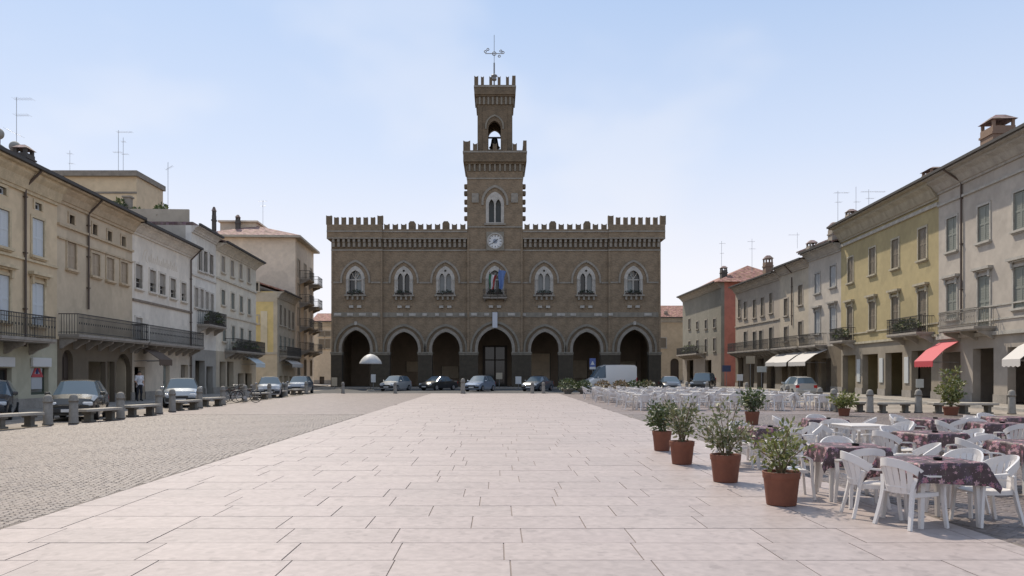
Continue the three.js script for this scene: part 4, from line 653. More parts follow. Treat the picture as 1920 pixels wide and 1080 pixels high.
    const marks = []; for (let i = 0; i < 12; i++) { const a = i * Math.PI / 6, l = i % 3 ? 0.13 : 0.2; const b = cbox(0.07, l, 0.02, 0, R * 0.9 - l, 0).rotateZ(a).translate(cx, cy, z + 0.1); marks.push(b); }
    M('clock_marks', join(marks), iron, face);
    M('clock_hand', cbox(0.07, R * 0.55, 0.02, 0, -0.05, 0).rotateZ(-0.9).translate(cx, cy, z + 0.12), iron, face); M('clock_hand', cbox(0.05, R * 0.8, 0.02, 0, -0.08, 0).rotateZ(2.2).translate(cx, cy, z + 0.15), iron, face);
    M('clock_disc', norm(new THREE.CylinderGeometry(0.26, 0.26, 0.02, 16).rotateX(Math.PI / 2).translate(cx, cy, z + 0.095)), mat('clock blue grey', [0.25, 0.28, 0.33]), face); }
  M('string_course', box(tx(876), tx(980), ty(428), ty(425.5), 0.33, 0.45), thStone, TH);
  M('string_course', box(tx(876), tx(911.5), ty(471), ty(468.4), 0.33, 0.43), thStone, TH); M('string_course', box(tx(945.5), tx(980), ty(471), ty(468.4), 0.33, 0.43), thStone, TH);
  // ---- tower
  const fz = 0.35, tw = (980 - 876) * TS, x0 = tx(876), x1 = tx(980), bz = fz - tw, yTop = ty(323), xc = tx(928);
  const wHole = archPts(xc, ty(420), 17 * TS, ty(383), ty(361));
  M('tower_wall', slab([[x0, ty(432)], [x1, ty(432)], [x1, yTop], [x0, yTop]], [wHole], fz - 0.7, fz), brick, TH);
  M('tower_wall', join([box(x0, x0 + 0.7, ty(440), yTop, bz, fz - 0.7), box(x1 - 0.7, x1, ty(440), yTop, bz, fz - 0.7), box(x0 + 0.7, x1 - 0.7, ty(440), yTop, bz, bz + 0.7)]), brick, TH);
  { const w = M('tower_window', slab(wHole, [archPts(xc - 6.4 * TS, ty(418), 4.9 * TS, ty(385), ty(375), 6), archPts(xc + 6.4 * TS, ty(418), 4.9 * TS, ty(385), ty(375), 6)], fz - 0.4, fz + 0.06), thPale, TH);
    for (const k of [-1, 1]) M('pane', box(k < 0 ? xc - 13 * TS : xc + 0.01, k < 0 ? xc - 0.01 : xc + 13 * TS, ty(418), ty(374), fz - 0.38, fz - 0.35), mat('tower louvres', [0.09, 0.095, 0.09]), w);
    M('hood_moulding', bandGeo(xc, ty(386), 21 * TS, ty(380), ty(353), 0.25, fz - 0.02, fz + 0.14), thStone, w); M('sill', box(xc - 20 * TS, xc + 20 * TS, ty(423.5), ty(420), fz - 0.1, fz + 0.2), thStone, w); }
  // side scroll brackets on the tower's shoulders
  for (const k of [-1, 1]) for (const py of [352, 366, 380, 396, 412]) M('side_bracket', rbox(0.5, 0.5, 0.8, 0.1, k < 0 ? x0 - 0.12 : x1 + 0.12, ty(py), fz - 0.7 - (py % 3) * 0.3), brickDark, TH);
  for (const k of [-1, 1]) M('relief', rbox(0.8, 1.1, 0.22, 0.08, xc + k * 2.25, ty(382), fz + 0.06), thStone, TH);
  const crown = (cx, half, zc, yb, steps, yPar, yMer, n, endW, midW, cN, mm) => {   // corbelled battlement round a square shaft
    steps.forEach(([h, y0, y1], i) => M('corbel_course', box(cx - h, cx + h, y0, y1, zc - h, zc + h), brickDark, TH));
    const h = steps[steps.length - 1][0], cg = box(-0.1, 0.1, yb - 0.85, yb, 0, 0.2);
    for (let s = 0; s < 4; s++) for (let i = 0; i < cN; i++) { const m = M('corbel', cg, archStone, TH), a = s * Math.PI / 2, t = (i + 0.5) / cN * 2 * half - half; m.rotation.y = a; m.position.set(cx + Math.sin(a) * (half - 0.02) + Math.cos(a) * t, 0, zc + Math.cos(a) * (half - 0.02) - Math.sin(a) * t); }
    for (let s = 0; s < 4; s++) for (let i = 0; i < n; i++) {
      const end = i === 0 || i === n - 1, w = end ? endW : midW, t = i === 0 ? -h + w / 2 : i === n - 1 ? h - w / 2 : -h + endW + (2 * h - 2 * endW) * (i - 0.5) / (n - 2) ; if (i === n - 1) continue;
      const a = s * Math.PI / 2, top = end ? yMer : mix(yPar, yMer, mm), m = M('merlon', slab([[-w / 2, yPar], [w / 2, yPar], [w / 2, top], [w * 0.18, top - 0.12], [-w * 0.18, top - 0.12], [-w / 2, top]], [], -0.4, 0), brickDark, TH);
      m.rotation.y = a; m.position.set(cx + Math.sin(a) * (h - 0.003 * s) + Math.cos(a) * t, 0, zc + Math.cos(a) * (h - 0.003 * s) - Math.sin(a) * t);
    }
    M('stone_band', join([box(cx - h - 0.05, cx + h + 0.05, yPar - 0.22, yPar - 0.04, zc + h, zc + h + 0.06), box(cx - h - 0.05, cx + h + 0.05, yPar - 0.22, yPar - 0.04, zc - h - 0.06, zc - h), box(cx - h - 0.05, cx - h, yPar - 0.22, yPar - 0.04, zc - h, zc + h), box(cx + h, cx + h + 0.05, yPar - 0.22, yPar - 0.04, zc - h, zc + h)]), thStone, TH);
  };
  const zc = (fz + bz) / 2, hw = tw / 2;
  M('string_course', join([box(x0 - 0.02, x1 + 0.02, ty(337.5), ty(335), fz, fz + 0.09)]), thStone, TH);
  crown(xc, hw, zc, ty(309), [[hw + 0.02, ty(323), ty(310)], [hw + 0.2, ty(310), ty(306)], [59 * TS, ty(306), ty(286)]], ty(286), ty(267), 7, 13 * TS, 8 * TS, 11, 0.75);
  // upper shaft with the open belfry
  const uh = 33 * TS, u0 = ty(286), u1 = ty(196), bell = archPts(xc - 0.05, ty(276), 12 * TS, ty(237), ty(222));
  for (const s of [0, 1]) M('belfry_wall', slab([[xc - uh, u0], [xc + uh, u0], [xc + uh, u1], [xc - uh, u1]], [bell], s ? zc - uh : zc + uh - 0.6, s ? zc - uh + 0.6 : zc + uh), brickDark, TH);
  for (const k of [-1, 1]) M('belfry_wall', box(k < 0 ? xc - uh : xc + uh - 0.6, k < 0 ? xc - uh + 0.6 : xc + uh, u0, u1, zc - uh + 0.6, zc + uh - 0.6), brickDark, TH);
  M('belfry_hood', bandGeo(xc - 0.05, ty(238), 15 * TS, ty(233), ty(214), 0.18, zc + uh - 0.02, zc + uh + 0.1), archStone, TH);
  M('belfry_ceiling', box(xc - uh, xc + uh, u1, u1 + 0.3, zc - uh, zc + uh), brickDark, TH);
  for (const k of [-1, 1]) M('pilaster', box(xc + k * (uh - 0.28) - 0.22, xc + k * (uh - 0.28) + 0.22, u0, u1, zc + uh - 0.02, zc + uh + 0.08), brickDark, TH);
  crown(xc, uh, zc, ty(178), [[uh + 0.12, u1 + 0.3, ty(190)], [uh + 0.04, ty(190), ty(177)], [uh + 0.2, ty(177), ty(174)], [39 * TS, ty(174), ty(157)]], ty(157), ty(139), 6, 7.5 * TS, 5.6 * TS, 8, 0.95);
  M('tower_roof', box(xc - 36 * TS, xc + 36 * TS, ty(157) - 0.1, ty(157) + 0.1, zc - 36 * TS, zc + 36 * TS), brickDark, TH);
  M('tower_terrace', box(xc - 56 * TS, xc + 56 * TS, u0 - 0.05, u0 + 0.1, zc - 56 * TS, zc + 56 * TS), brickDark, TH);
  M('tower_battens', join([box(xc - uh + 0.6, xc + uh - 0.6, ty(246), ty(243.5), zc - 0.12, zc + 0.12)]), wood, TH);
  const bellT = thing('tower_bell', 'dark bronze bell hanging in the open belfry of the clock tower', 'bell', [xc - 0.05, 0, -TD + zc]);
  M('bell', lathe([[0.02, ty(244.5)], [0.22, ty(245)], [0.36, ty(248)], [0.42, ty(254)], [0.5, ty(261)], [0.68, ty(264)], [0.66, ty(264.6)], [0.4, ty(262)], [0.02, ty(250)]], 24), mat('bell bronze', [0.05, 0.045, 0.035], { metalness: 0.7, roughness: 0.5 }), bellT);
  M('clapper', join([rod([0, ty(250), 0], [0, ty(266), 0], 0.05), norm(new THREE.SphereGeometry(0.13, 8, 6).translate(0, ty(266), 0))]), iron, bellT);
  // weather vane pole
  const wv = thing('weather_vane', 'thin iron weather vane with scrolled cross on top of the clock tower', 'weather vane', [tx(926.5), ty(157) + 0.1, -TD + zc]);
  const y = (p) => ty(p) - ty(157) - 0.1;
  M('pole', join([rod([0, 0, 0], [0, y(100), 0], 0.09, 8), rod([0, y(100), 0], [0, y(46), 0], 0.035, 6)]), zinc, wv);
  M('ball', lathe([[0.02, y(136)], [0.28, y(133.5)], [0.3, y(131)], [0.2, y(128.5)], [0.38, y(126.5)], [0.36, y(124)], [0.1, y(122)]], 14), zinc, wv);
  M('cross_arm', join([rod([-1.05, y(82), 0], [1.05, y(82), 0], 0.045), rod([0, y(84), -0.8], [0, y(84), 0.8], 0.04)]), zinc, wv);
  for (const [dx, dy] of [[-1.05, 78], [-0.75, 74], [1.05, 80], [0.78, 77], [0.6, 87], [0, 82]]) M('scroll', norm(new THREE.TorusGeometry(dx ? 0.13 : 0.22, 0.05, 6, 12).translate(dx, y(dy), 0)), zinc, wv);
  // central balcony
  balconyPart(TH, { u0: xc - 1.35, u1: xc + 1.35, v: ty(558), out: 1.0, rail: 0.9, step: 0.16 });
}
{ // flags on the central balcony
  const bx = tx(928), fz = -TD + 0.35;
  const cloth = (name, label, x, y0, w, h, cols, lean) => {
    const t = thing(name, label, 'flag', [x, y0, fz + 1.0]);
    M('pole', rod([0, -0.3, -0.1], [lean, h + 1.0, 0.55], 0.03), wood, t);
    let k = 0; for (const [a, b, c] of cols) { const g = new THREE.PlaneGeometry(w * (b - a), h, 5, 10), p = g.attributes.position; for (let i = 0; i < p.count; i++) { const u = mix(a, b, p.getX(i) / (w * (b - a)) + 0.5), v = p.getY(i) / h + 0.5; p.setXYZ(i, lean * 0.9 + (u - 0.1) * w * (0.45 + 0.55 * v) + 0.04 * Math.sin(v * 7), 0.75 + v * h - u * 0.15, 0.45 + 0.14 * Math.sin(u * 9 + v * 2)); } g.computeVertexNormals(); M('flag_stripe', norm(g), c, t, cols.length > 1 ? ['green stripe', 'white stripe', 'red stripe'][k] : undefined); k++; }
    return t;
  };
  cloth('flag', 'green white and red flag hanging on the central town hall balcony', bx - 0.5, ty(556), 0.9, 1.6, [[0, 0.33, paint('flag green', [0.02, 0.12, 0.05])], [0.33, 0.67, paint('flag white', [0.6, 0.58, 0.58])], [0.67, 1, paint('flag red', [0.28, 0.03, 0.03])]], -0.1);
  cloth('flag', 'blue flag hanging beside the tricolour on the central balcony', bx + 0.3, ty(556), 0.85, 2.1, [[0, 1, paint('flag blue', [0.10, 0.17, 0.36])]], 0.2);
  const b = thing('banner', 'narrow white banner hanging over the central arch of the town hall', 'banner', [bx, ty(615), fz + 0.3]);
  M('cloth', box(-0.28, 0.28, 0, (615 - 586) * TS, -0.02, 0.02), paint('banner cloth', [0.52, 0.53, 0.56]), b); M('rod', rod([-0.36, (615 - 586) * TS, 0], [0.36, (615 - 586) * TS, 0], 0.03), iron, b);
}

// ------------------------------------------------------------------ cafe chairs, tables and cloths
const whitePlastic = mat('white plastic', [0.644, 0.612, 0.589], { cls: THREE.MeshPhysicalMaterial, roughness: 0.32, transmission: 0.0 });
const whitePlastic2 = mat('older white plastic', [0.589, 0.552, 0.52], { roughness: 0.4 });
function makeChair(label) {                                // moulded armchair, front towards +z, base at the origin
  const t = thing('plastic_chair', label, 'chair');
  const seat = new THREE.BoxGeometry(0.45, 0.022, 0.46, 6, 1, 7);
  { const p = seat.attributes.position; for (let i = 0; i < p.count; i++) { const x = p.getX(i), z = p.getZ(i); p.setX(i, x * (0.92 + 0.18 * (z + 0.23))); p.setY(i, p.getY(i) + 0.43 - 0.022 * (1 - (x / 0.23) ** 2) * (1 - (z / 0.26) ** 2) - (z > 0.14 ? (z - 0.14) ** 2 * 3.2 : 0) + (z < -0.1 ? (z + 0.1) * -0.04 : 0)); p.setZ(i, z + 0.01); } seat.computeVertexNormals(); }
  M('seat', norm(seat), whitePlastic, t);
  for (const s of [-1, 1]) M('seat_rim', sweep([[s * 0.235, 0.415, 0.2], [s * 0.225, 0.41, 0], [s * 0.205, 0.41, -0.2]], 0.018, 0.05, 4), whitePlastic, t);
  // rounded back shell: broad slats on an arc under a curved top rail that runs down into the arms
  const arc = (a, y) => { const lean = (y - 0.43) * 0.24, R = 0.255 + (y - 0.43) * 0.06; return [Math.sin(a) * R, y, -0.02 - Math.cos(a) * R * 0.93 - lean * Math.cos(a)]; };
  const topY = (a) => 0.825 - 0.155 * Math.pow(Math.abs(a) / 1.35, 2.2);
  const rail = []; for (let i = 0; i <= 10; i++) { const a = -1.35 + 2.7 * i / 10; rail.push(arc(a, topY(a) - 0.02)); }
  const parts = [sweep(rail, 0.024, 0.10, 22)];
  for (let i = -3; i <= 3; i++) { const a = i * 0.27; parts.push(sweep([arc(a * 0.9, 0.425), arc(a, 0.58), arc(a * 1.02, topY(a) - 0.04)], i === 0 ? 0.070 : 0.062, 0.014, 4, V(Math.sin(a), 0, -Math.cos(a)))); }
  parts.push(sweep([-0.85, -0.4, 0, 0.4, 0.85].map((a) => arc(a, 0.52)), 0.014, 0.05, 10));
  M('backrest', join(parts), whitePlastic, t);
  for (const s of [-1, 1]) {
    const e = arc(s * 1.32, 0.655);
    M('armrest', sweep([e, [s * 0.292, 0.648, -0.03], [s * 0.300, 0.642, 0.10], [s * 0.292, 0.628, 0.19], [s * 0.28, 0.585, 0.235]], (k) => 0.052 + 0.012 * Math.sin(k * 3.1), 0.022, 12), whitePlastic, t);
    M('leg', sweep([[s * 0.281, 0.60, 0.232], [s * 0.268, 0.42, 0.243], [s * 0.275, 0.2, 0.26], [s * 0.29, 0, 0.28]], (k) => 0.058 - 0.02 * k, 0.036, 6, V(0, 0, 1)), whitePlastic, t);
    M('leg', sweep([[s * 0.245, 0.62, -0.17], [s * 0.215, 0.44, -0.205], [s * 0.235, 0.2, -0.25], [s * 0.26, 0, -0.30]], (k) => 0.06 - 0.02 * k, 0.036, 6, V(0, 0, 1)), whitePlastic, t);
  }
  return t;
}
function makeTable(label) {
  const t = thing('plastic_table', label, 'table'), a = 0.37;
  M('table_top', join([rbox(0.78, 0.028, 0.78, 0.012, 0, 0.695, 0), box(-a + 0.02, a - 0.02, 0.645, 0.694, -a, -a + 0.018), box(-a + 0.02, a - 0.02, 0.645, 0.694, a - 0.018, a), box(-a, -a + 0.018, 0.645, 0.694, -a, a), box(a - 0.018, a, 0.645, 0.694, -a, a)]), whitePlastic2, t);
  for (const [x, z] of [[-1, -1], [1, -1], [1, 1], [-1, 1]]) M('leg', sweep([[x * 0.32, 0.69, z * 0.32], [x * 0.335, 0.35, z * 0.335], [x * 0.35, 0, z * 0.35]], (k) => 0.06 - 0.018 * k, (k) => 0.06 - 0.018 * k, 3, V(0, 0, 1)), whitePlastic2, t);
  return t;
}
const clothTex = tex(512, 512, (u, v) => {                 // dark plum ground with pink and mauve flowers and small pale buds
  const base = [0.27, 0.20, 0.21], w = tn(u, v, 9, 3, 61) * 0.05; let c = base.map((b) => b + w);
  const R = (i, k) => { const h = Math.sin(i * 127.1 + k * 311.7) * 43758.5453; return h - Math.floor(h); };
  for (let i = 0; i < 26; i++) { const cx = R(i, 1), cy = R(i, 2), r = 0.045 + 0.05 * R(i, 3); let dx = u - cx, dy = v - cy; dx -= Math.round(dx); dy -= Math.round(dy); const a = Math.atan2(dy, dx), d = Math.hypot(dx, dy), e = r * (0.72 + 0.28 * Math.cos(a * 5 + i)); if (d < e) { const k = d / e, t = i % 3; c = k < 0.25 ? [0.75, 0.6, 0.5] : t === 0 ? [0.58, 0.37, 0.42] : t === 1 ? [0.44, 0.33, 0.41] : [0.68, 0.54, 0.56]; c = c.map((x) => x * (0.85 + 0.2 * k)); } }
  for (let i = 0; i < 60; i++) { const cx = R(i, 5), cy = R(i, 6); let dx = u - cx, dy = v - cy; dx -= Math.round(dx); dy -= Math.round(dy); const d = Math.hypot(dx * (1 + R(i, 7)), dy); if (d < 0.014) c = R(i, 8) < 0.5 ? [0.42, 0.42, 0.36] : [0.62, 0.5, 0.55]; }
  return c;
}, 0.42);
const clothMat = mat('flowered oilcloth', [1, 1, 1], { cls: THREE.MeshPhysicalMaterial, map: clothTex, roughness: 0.55 });
function makeCloth(label, seed) {
  const N = 32, h = 0.64, a = 0.393, r = rng(seed), ph = r() * 6, rot = (r() - 0.5) * 0.3, g = new THREE.PlaneGeometry(2 * h, 2 * h, N, N).rotateX(-Math.PI / 2), p = g.attributes.position, uv0 = [];
  for (let i = 0; i < p.count; i++) {
    const X = p.getX(i), Z = p.getZ(i), x = X * Math.cos(rot) - Z * Math.sin(rot), z = X * Math.sin(rot) + Z * Math.cos(rot); uv0.push(X, Z);
    const ex = Math.max(0, Math.abs(x) - a), ez = Math.max(0, Math.abs(z) - a), e = Math.hypot(ex, ez), ang = Math.atan2(z, x), fold = e * (0.12 + 0.1 * Math.sin(ang * 9 + ph) + 0.06 * Math.sin(ang * 17 + ph * 2)), corner = ex > 0 && ez > 0 ? Math.min(ex, ez) * 0.35 : 0;
    const out = Math.min(e, 0.012) + fold;
    p.setXYZ(i, Math.sign(x) * (Math.min(Math.abs(x), a) + (ex > 0 ? out * (ex / (e || 1)) + corner : 0)), 0.002 - Math.max(0, e - 0.008) * 0.97, Math.sign(z) * (Math.min(Math.abs(z), a) + (ez > 0 ? out * (ez / (e || 1)) + corner : 0)));
  }
  g.computeVertexNormals();
  const q = g.toNonIndexed(); const idx = g.index.array, uv = new Float32Array(idx.length * 2); for (let i = 0; i < idx.length; i++) { uv[i * 2] = uv0[idx[i] * 2] / 1; uv[i * 2 + 1] = uv0[idx[i] * 2 + 1]; } q.setAttribute('uv', new THREE.BufferAttribute(uv, 2));
  const m = M('tablecloth', q, clothMat); m.userData = { label, category: 'tablecloth', group: 'flowered tablecloths' };
  return m;
}
function makeAshtray(label) {
  const m = M('ashtray', lathe([[0.001, 0], [0.045, 0], [0.05, 0.03], [0.042, 0.03], [0.038, 0.01], [0.001, 0.01]], 14), mat('black ashtray', [0.012, 0.012, 0.012], { roughness: 0.3 })); m.userData = { label, category: 'ashtray', group: 'ashtrays on the cafe tables' }; return m;
}
// [x, distance, turn, cloth, words that single out the table, chair list as [dx, dd, turn offset, words] or count]
const near = [
  [4.98, 9.2, 0.12, true, 'the front table nearest the camera', [[-0.48, 0.42, 'at the far left', 1.45], [-0.33, -0.2, 'at the near left', 1.95], [0.62, -0.06, 'at the right', -1.5], [0.68, 0.62, 'at the far side', -0.95]]],
  [4.85, 11.0, -0.1, true, 'the second table in the left column', null],
  [7.25, 13.4, 0.25, true, 'the mid terrace table with low hanging cloth', null],
  [7.75, 11.6, 0.05, true, 'the table at the right picture edge', null],
  [4.95, 14.7, 0.2, true, 'the table behind the second flowerpot', null],
  [7.10, 17.3, -0.2, true, 'the table behind the front flowerpot shrub', null],
  [7.05, 15.5, 0.1, false, 'the bare white table', null],
  [9.45, 17.4, 0.3, true, 'the back row table below the bollards', null],
  [9.95, 15.9, -0.15, true, 'the second last table at far right', null],
  [11.55, 18.0, 0.1, true, 'the rearmost table at the right edge', null],
];
const rc = rng(77);
let chair0 = null, table0 = null;
const chairAt = (x, d, turn, label, group) => { if (!chair0) { chair0 = makeChair(label); chair0.scale.setScalar(0.91); chair0.userData.group = group; chair0.position.set(x, TOP, -d); chair0.rotation.y = turn; return chair0; } return dup(chair0, [x, TOP, -d], turn, label, group); };
const tableAt = (x, d, turn, label, group) => { if (!table0) { table0 = makeTable(label); table0.userData.group = group; table0.position.set(x, TOP, -d); table0.rotation.y = turn; return table0; } return dup(table0, [x, TOP, -d], turn, label, group); };
near.forEach(([x, d, turn, clothed, words, chairs], i) => {
  tableAt(x, d, turn, clothed ? 'white plastic table under a flowered cloth, ' + words : 'bare white plastic table without a cloth among the clothed tables', 'cafe tables in the foreground terrace');
  if (clothed) { const c = makeCloth('dark flowered plum cloth draped over ' + words, 500 + i); c.position.set(x, TOP + 0.725, -d); c.rotation.y = turn; }
  if (i < 9 && i !== 6) { const a = makeAshtray('black ashtray on ' + words); a.position.set(x + 0.05, TOP + (clothed ? 0.728 : 0.724), -d + 0.08); }
  const list = chairs ?? [['at the left', -0.62, 0], ['at the near side', 0, -0.62], ['at the right', 0.62, 0], ['at the far side', 0, 0.62]].map(([w, a, b]) => { const k = 1.06 + rc() * 0.2; return [(a * Math.cos(turn) - b * Math.sin(turn)) * k + (rc() - 0.5) * 0.14, (a * Math.sin(turn) + b * Math.cos(turn)) * k + (rc() - 0.5) * 0.14, w]; });
  for (const [dx, dd, w, face] of list) chairAt(x + dx, d + dd, face ?? Math.atan2(-dx, dd) + (rc() - 0.5) * 0.45, 'white plastic armchair ' + w + ' of ' + words, 'chairs of the foreground terrace');
});
// second terrace farther back: rows of bare white tables and chairs
const ORD = ['first', 'second', 'third', 'fourth', 'fifth', 'sixth', 'seventh'];
for (let row = 0; row < 7; row++) for (let col = 0; col < 5; col++) {
  const x = 6.85 + col * 2.0 + (rc() - 0.5) * 0.3, d = 37.2 + row * 3.1 + (rc() - 0.5) * 0.4, turn = (rc() - 0.5) * 0.3;
  if (x > 14.9 && d > 55) continue;
  const where = ORD[row] + ' row of rear terrace, ' + ORD[col];
  tableAt(x, d, turn, 'bare white table in the ' + where + ' from the slab path', 'tables of the rear terrace');
  for (const [a, b, w] of [[-0.66, 0, 'left'], [0, -0.66, 'near'], [0.66, 0, 'right'], [0, 0.66, 'far']]) { const ja = a + (rc() - 0.5) * 0.12, jb = b + (rc() - 0.5) * 0.12; chairAt(x + ja, d + jb, Math.atan2(-ja, jb) + (rc() - 0.5) * 0.5, w + ' white armchair, ' + where + ' table from slab path', 'chairs of the rear terrace'); }
}

// ------------------------------------------------------------------ potted shrubs
const terracotta = mat('terracotta pot', [0.20, 0.068, 0.036], { map: stoneTex, roughness: 0.75 }), soilMat = mat('soil', [0.05, 0.035, 0.025]), bark = mat('stem bark', [0.16, 0.12, 0.07]);
function potPlant(label, x, d, { potH = 0.43, potR = 0.235, h = 0.78, w = 0.36, n = 620, size = 0.105, cols, seed, lean = 0, group = 'shrubs in terracotta pots', flower = 0.05 }) {
  const t = thing('potted_shrub', label, 'potted plant', [x, TOP, -d], 0, group), r = rng(seed), k = potR;
  const pot = M('pot', lathe([[0.001, 0], [k * 0.78, 0], [k * 0.8, 0.012], [k * 0.955, potH * 0.8], [k * 1.0, potH * 0.81], [k * 1.02, potH], [k * 0.93, potH], [k * 0.9, potH * 0.84], [k * 0.85, potH * 0.82]], 28), terracotta, t);
  M('rim', norm(new THREE.TorusGeometry(k * 0.985, 0.012, 6, 28).rotateX(Math.PI / 2).translate(0, potH - 0.006, 0)), terracotta, pot);
  M('soil', norm(new THREE.CylinderGeometry(k * 0.92, k * 0.88, 0.03, 20).translate(0, potH - 0.05, 0)), soilMat, t);
  const tips = [], stems = [];
  for (let i = 0; i < 15; i++) { const a = i * 2.4 + r() * 0.7, R = w * (0.25 + 0.75 * Math.sqrt(r())), hh = h * (0.35 + 0.68 * r()) * (1 - 0.3 * (R / w) ** 2), e = [Math.cos(a) * R + lean * hh, potH + hh, Math.sin(a) * R]; stems.push(tube([[Math.cos(a) * 0.03, potH - 0.06, Math.sin(a) * 0.03], [e[0] * 0.4, potH + hh * 0.5, e[2] * 0.4], e], 0.007, 5, 4)); tips.push(e); for (let q = 0.35; q < 1; q += 0.2) tips.push([e[0] * q * 0.85, potH + hh * q, e[2] * q * 0.85]); }
  M('stem', join(stems), bark, t);
  M('foliage', leaves(n, (q) => { const c = tips[Math.floor(q() * tips.length)], s = 0.10 + 0.05 * q(), [x1, y1, z1, a, b, e] = inBall(q, s, s, s, ...c); return [x1, Math.max(y1, potH + 0.01), z1, a + (c[0]) * 0.8, b + 0.5, e + c[2] * 0.8]; }, size, cols, seed + 1), leafMat, t);
  if (flower) M('blossom', leaves(Math.round(n * flower), (q) => { const c = tips[Math.floor(q() * tips.length)]; return inBall(q, 0.13, 0.11, 0.13, c[0], c[1] + 0.03, c[2]); }, size * 0.5, [[0.6, 0.55, 0.5], [0.55, 0.42, 0.42]], seed + 2), leafMat, t);
  return t;
}
const LIME = [[0.196, 0.215, 0.049], [0.265, 0.274, 0.078], [0.137, 0.167, 0.044], [0.293, 0.293, 0.117], [0.108, 0.137, 0.044]], OLIVE = [[0.147, 0.167, 0.064], [0.196, 0.205, 0.088], [0.108, 0.132, 0.049], [0.293, 0.283, 0.176]];
potPlant('shrub in the nearest and largest terracotta pot beside the tables', 3.72, 10.45, { seed: 1, cols: LIME, h: 0.74, w: 0.30, n: 520, size: 0.085, flower: 0.14 });
potPlant('broad bushy shrub in the second terracotta pot from the camera', 3.62, 12.65, { seed: 2, cols: OLIVE, h: 0.86, w: 0.43, n: 640, size: 0.09, flower: 0.18 });
potPlant('upright shrub in the third terracotta pot from the camera', 3.50, 15.1, { seed: 3, cols: OLIVE, h: 0.86, w: 0.33, n: 600, size: 0.09, potR: 0.23, flower: 0.08 });
potPlant('small dark green shrub in the fourth and farthest terracotta pot', 3.66, 17.7, { seed: 4, cols: GREENS, h: 0.78, w: 0.31, n: 700, potR: 0.21, flower: 0.04 });
potPlant('dark shrub standing between the front and rear terraces', 8.5, 26.6, { seed: 5, cols: GREENS.slice(0, 3), h: 0.85, w: 0.42, n: 700, size: 0.13, flower: 0.06 });
potPlant('low round bright green shrub near the right bollards', 13.9, 32.0, { seed: 6, cols: LIME.slice(0, 3), h: 0.6, w: 0.48, n: 600, size: 0.14, potH: 0.3, flower: 0 });
potPlant('tall yellow green shrub in front of the red awning', 18.4, 32.4, { seed: 7, cols: LIME, h: 1.5, w: 0.55, n: 1000, size: 0.16, potH: 0.35, potR: 0.3, flower: 0.03 });

// ------------------------------------------------------------------ bollards and benches
const granite = stone('bollard stone', [0.306, 0.285, 0.251]), benchStone = stone('bench stone', [0.442, 0.404, 0.344]), benchDark = stone('bench support', [0.148, 0.134, 0.11]);
const bollardShaft = lathe([[0.001, 0], [0.17, 0], [0.17, 0.06], [0.15, 0.08], [0.135, 0.74], [0.001, 0.74]], 12), bollardHead = lathe([[0.001, 0.74], [0.15, 0.74], [0.16, 0.78], [0.15, 0.82], [0.135, 0.85], [0.13, 0.92], [0.095, 0.98], [0.04, 1.005], [0.001, 1.01]], 12);
let bol = null;
function bollard(x, d, label, group = 'stone bollards round the square', s = 1) {
  if (!bol) { bol = thing('stone_bollard', label, 'bollard', [x, TOP, -d], 0, group); M('shaft', bollardShaft, granite, bol); M('head', bollardHead, granite, bol); bol.scale.setScalar(s); return; }
  const b = dup(bol, [x, TOP, -d], 0, label, group); b.scale.setScalar(s);
}
[[90, 26.2, 'leftmost stone bollard in front of the dark hatchback'], [138, 27.0, 'second stone bollard from the left, before the dark hatchback'], [226, 29.8, 'third stone bollard from the left, between two benches'], [298, 33.6, 'fourth stone bollard from the left, left of the silver car'], [323, 35.3, 'fifth stone bollard from the left, before the silver car'], [374, 39, 'tall looking stone bollard just right of the silver car'], [418, 43, 'stone bollard left of the bicycles'], [459, 47.5, 'stone bollard right behind the bicycles'], [505, 54, 'stone bollard in front of the blue tinted small car'], [536, 59, 'stone bollard between the two farthest left cars'], [574, 66, 'last stone bollard of the left row']].forEach(([px, d, l]) => bollard(survey(px, d), d, l));
[[1537, 39, 'stone bollard at the corner behind the rear terrace'], [1563, 36.2, 'stone bollard behind the low green shrub'], [1631, 34.3, 'stone bollard in front of the yellow house arcade'], [1722, 34.3, 'stone bollard left of the tall yellow green shrub'], [1897, 33.4, 'stone bollard before the white house at the right edge'], [1476, 47, 'stone bollard beside the silver car with red tail lights'], [1400, 60, 'stone bollard behind the far end of the rear terrace'], [1326, 64.5, 'stone bollard before the dark off road car'], [1288, 66, 'stone bollard between the two dark cars at right']].forEach(([px, d, l]) => bollard(survey(px, d), d, l));
[[643, 66.5, 'stone bollard before the left end arch of the town hall'], [741, 66.4, 'stone bollard before the white estate car'], [868, 66.2, 'stone bollard left of the blue hatchback', 1.25], [998, 66.6, 'stone bollard before the dark saloon, left one'], [1019, 66.6, 'stone bollard before the dark saloon, right one'], [1226, 66.4, 'stone bollard right of the white van']].forEach(([px, d, l, s]) => bollard(survey(px, d), d, l, 'stone bollards round the square', s ?? 0.95));
let ben = null;
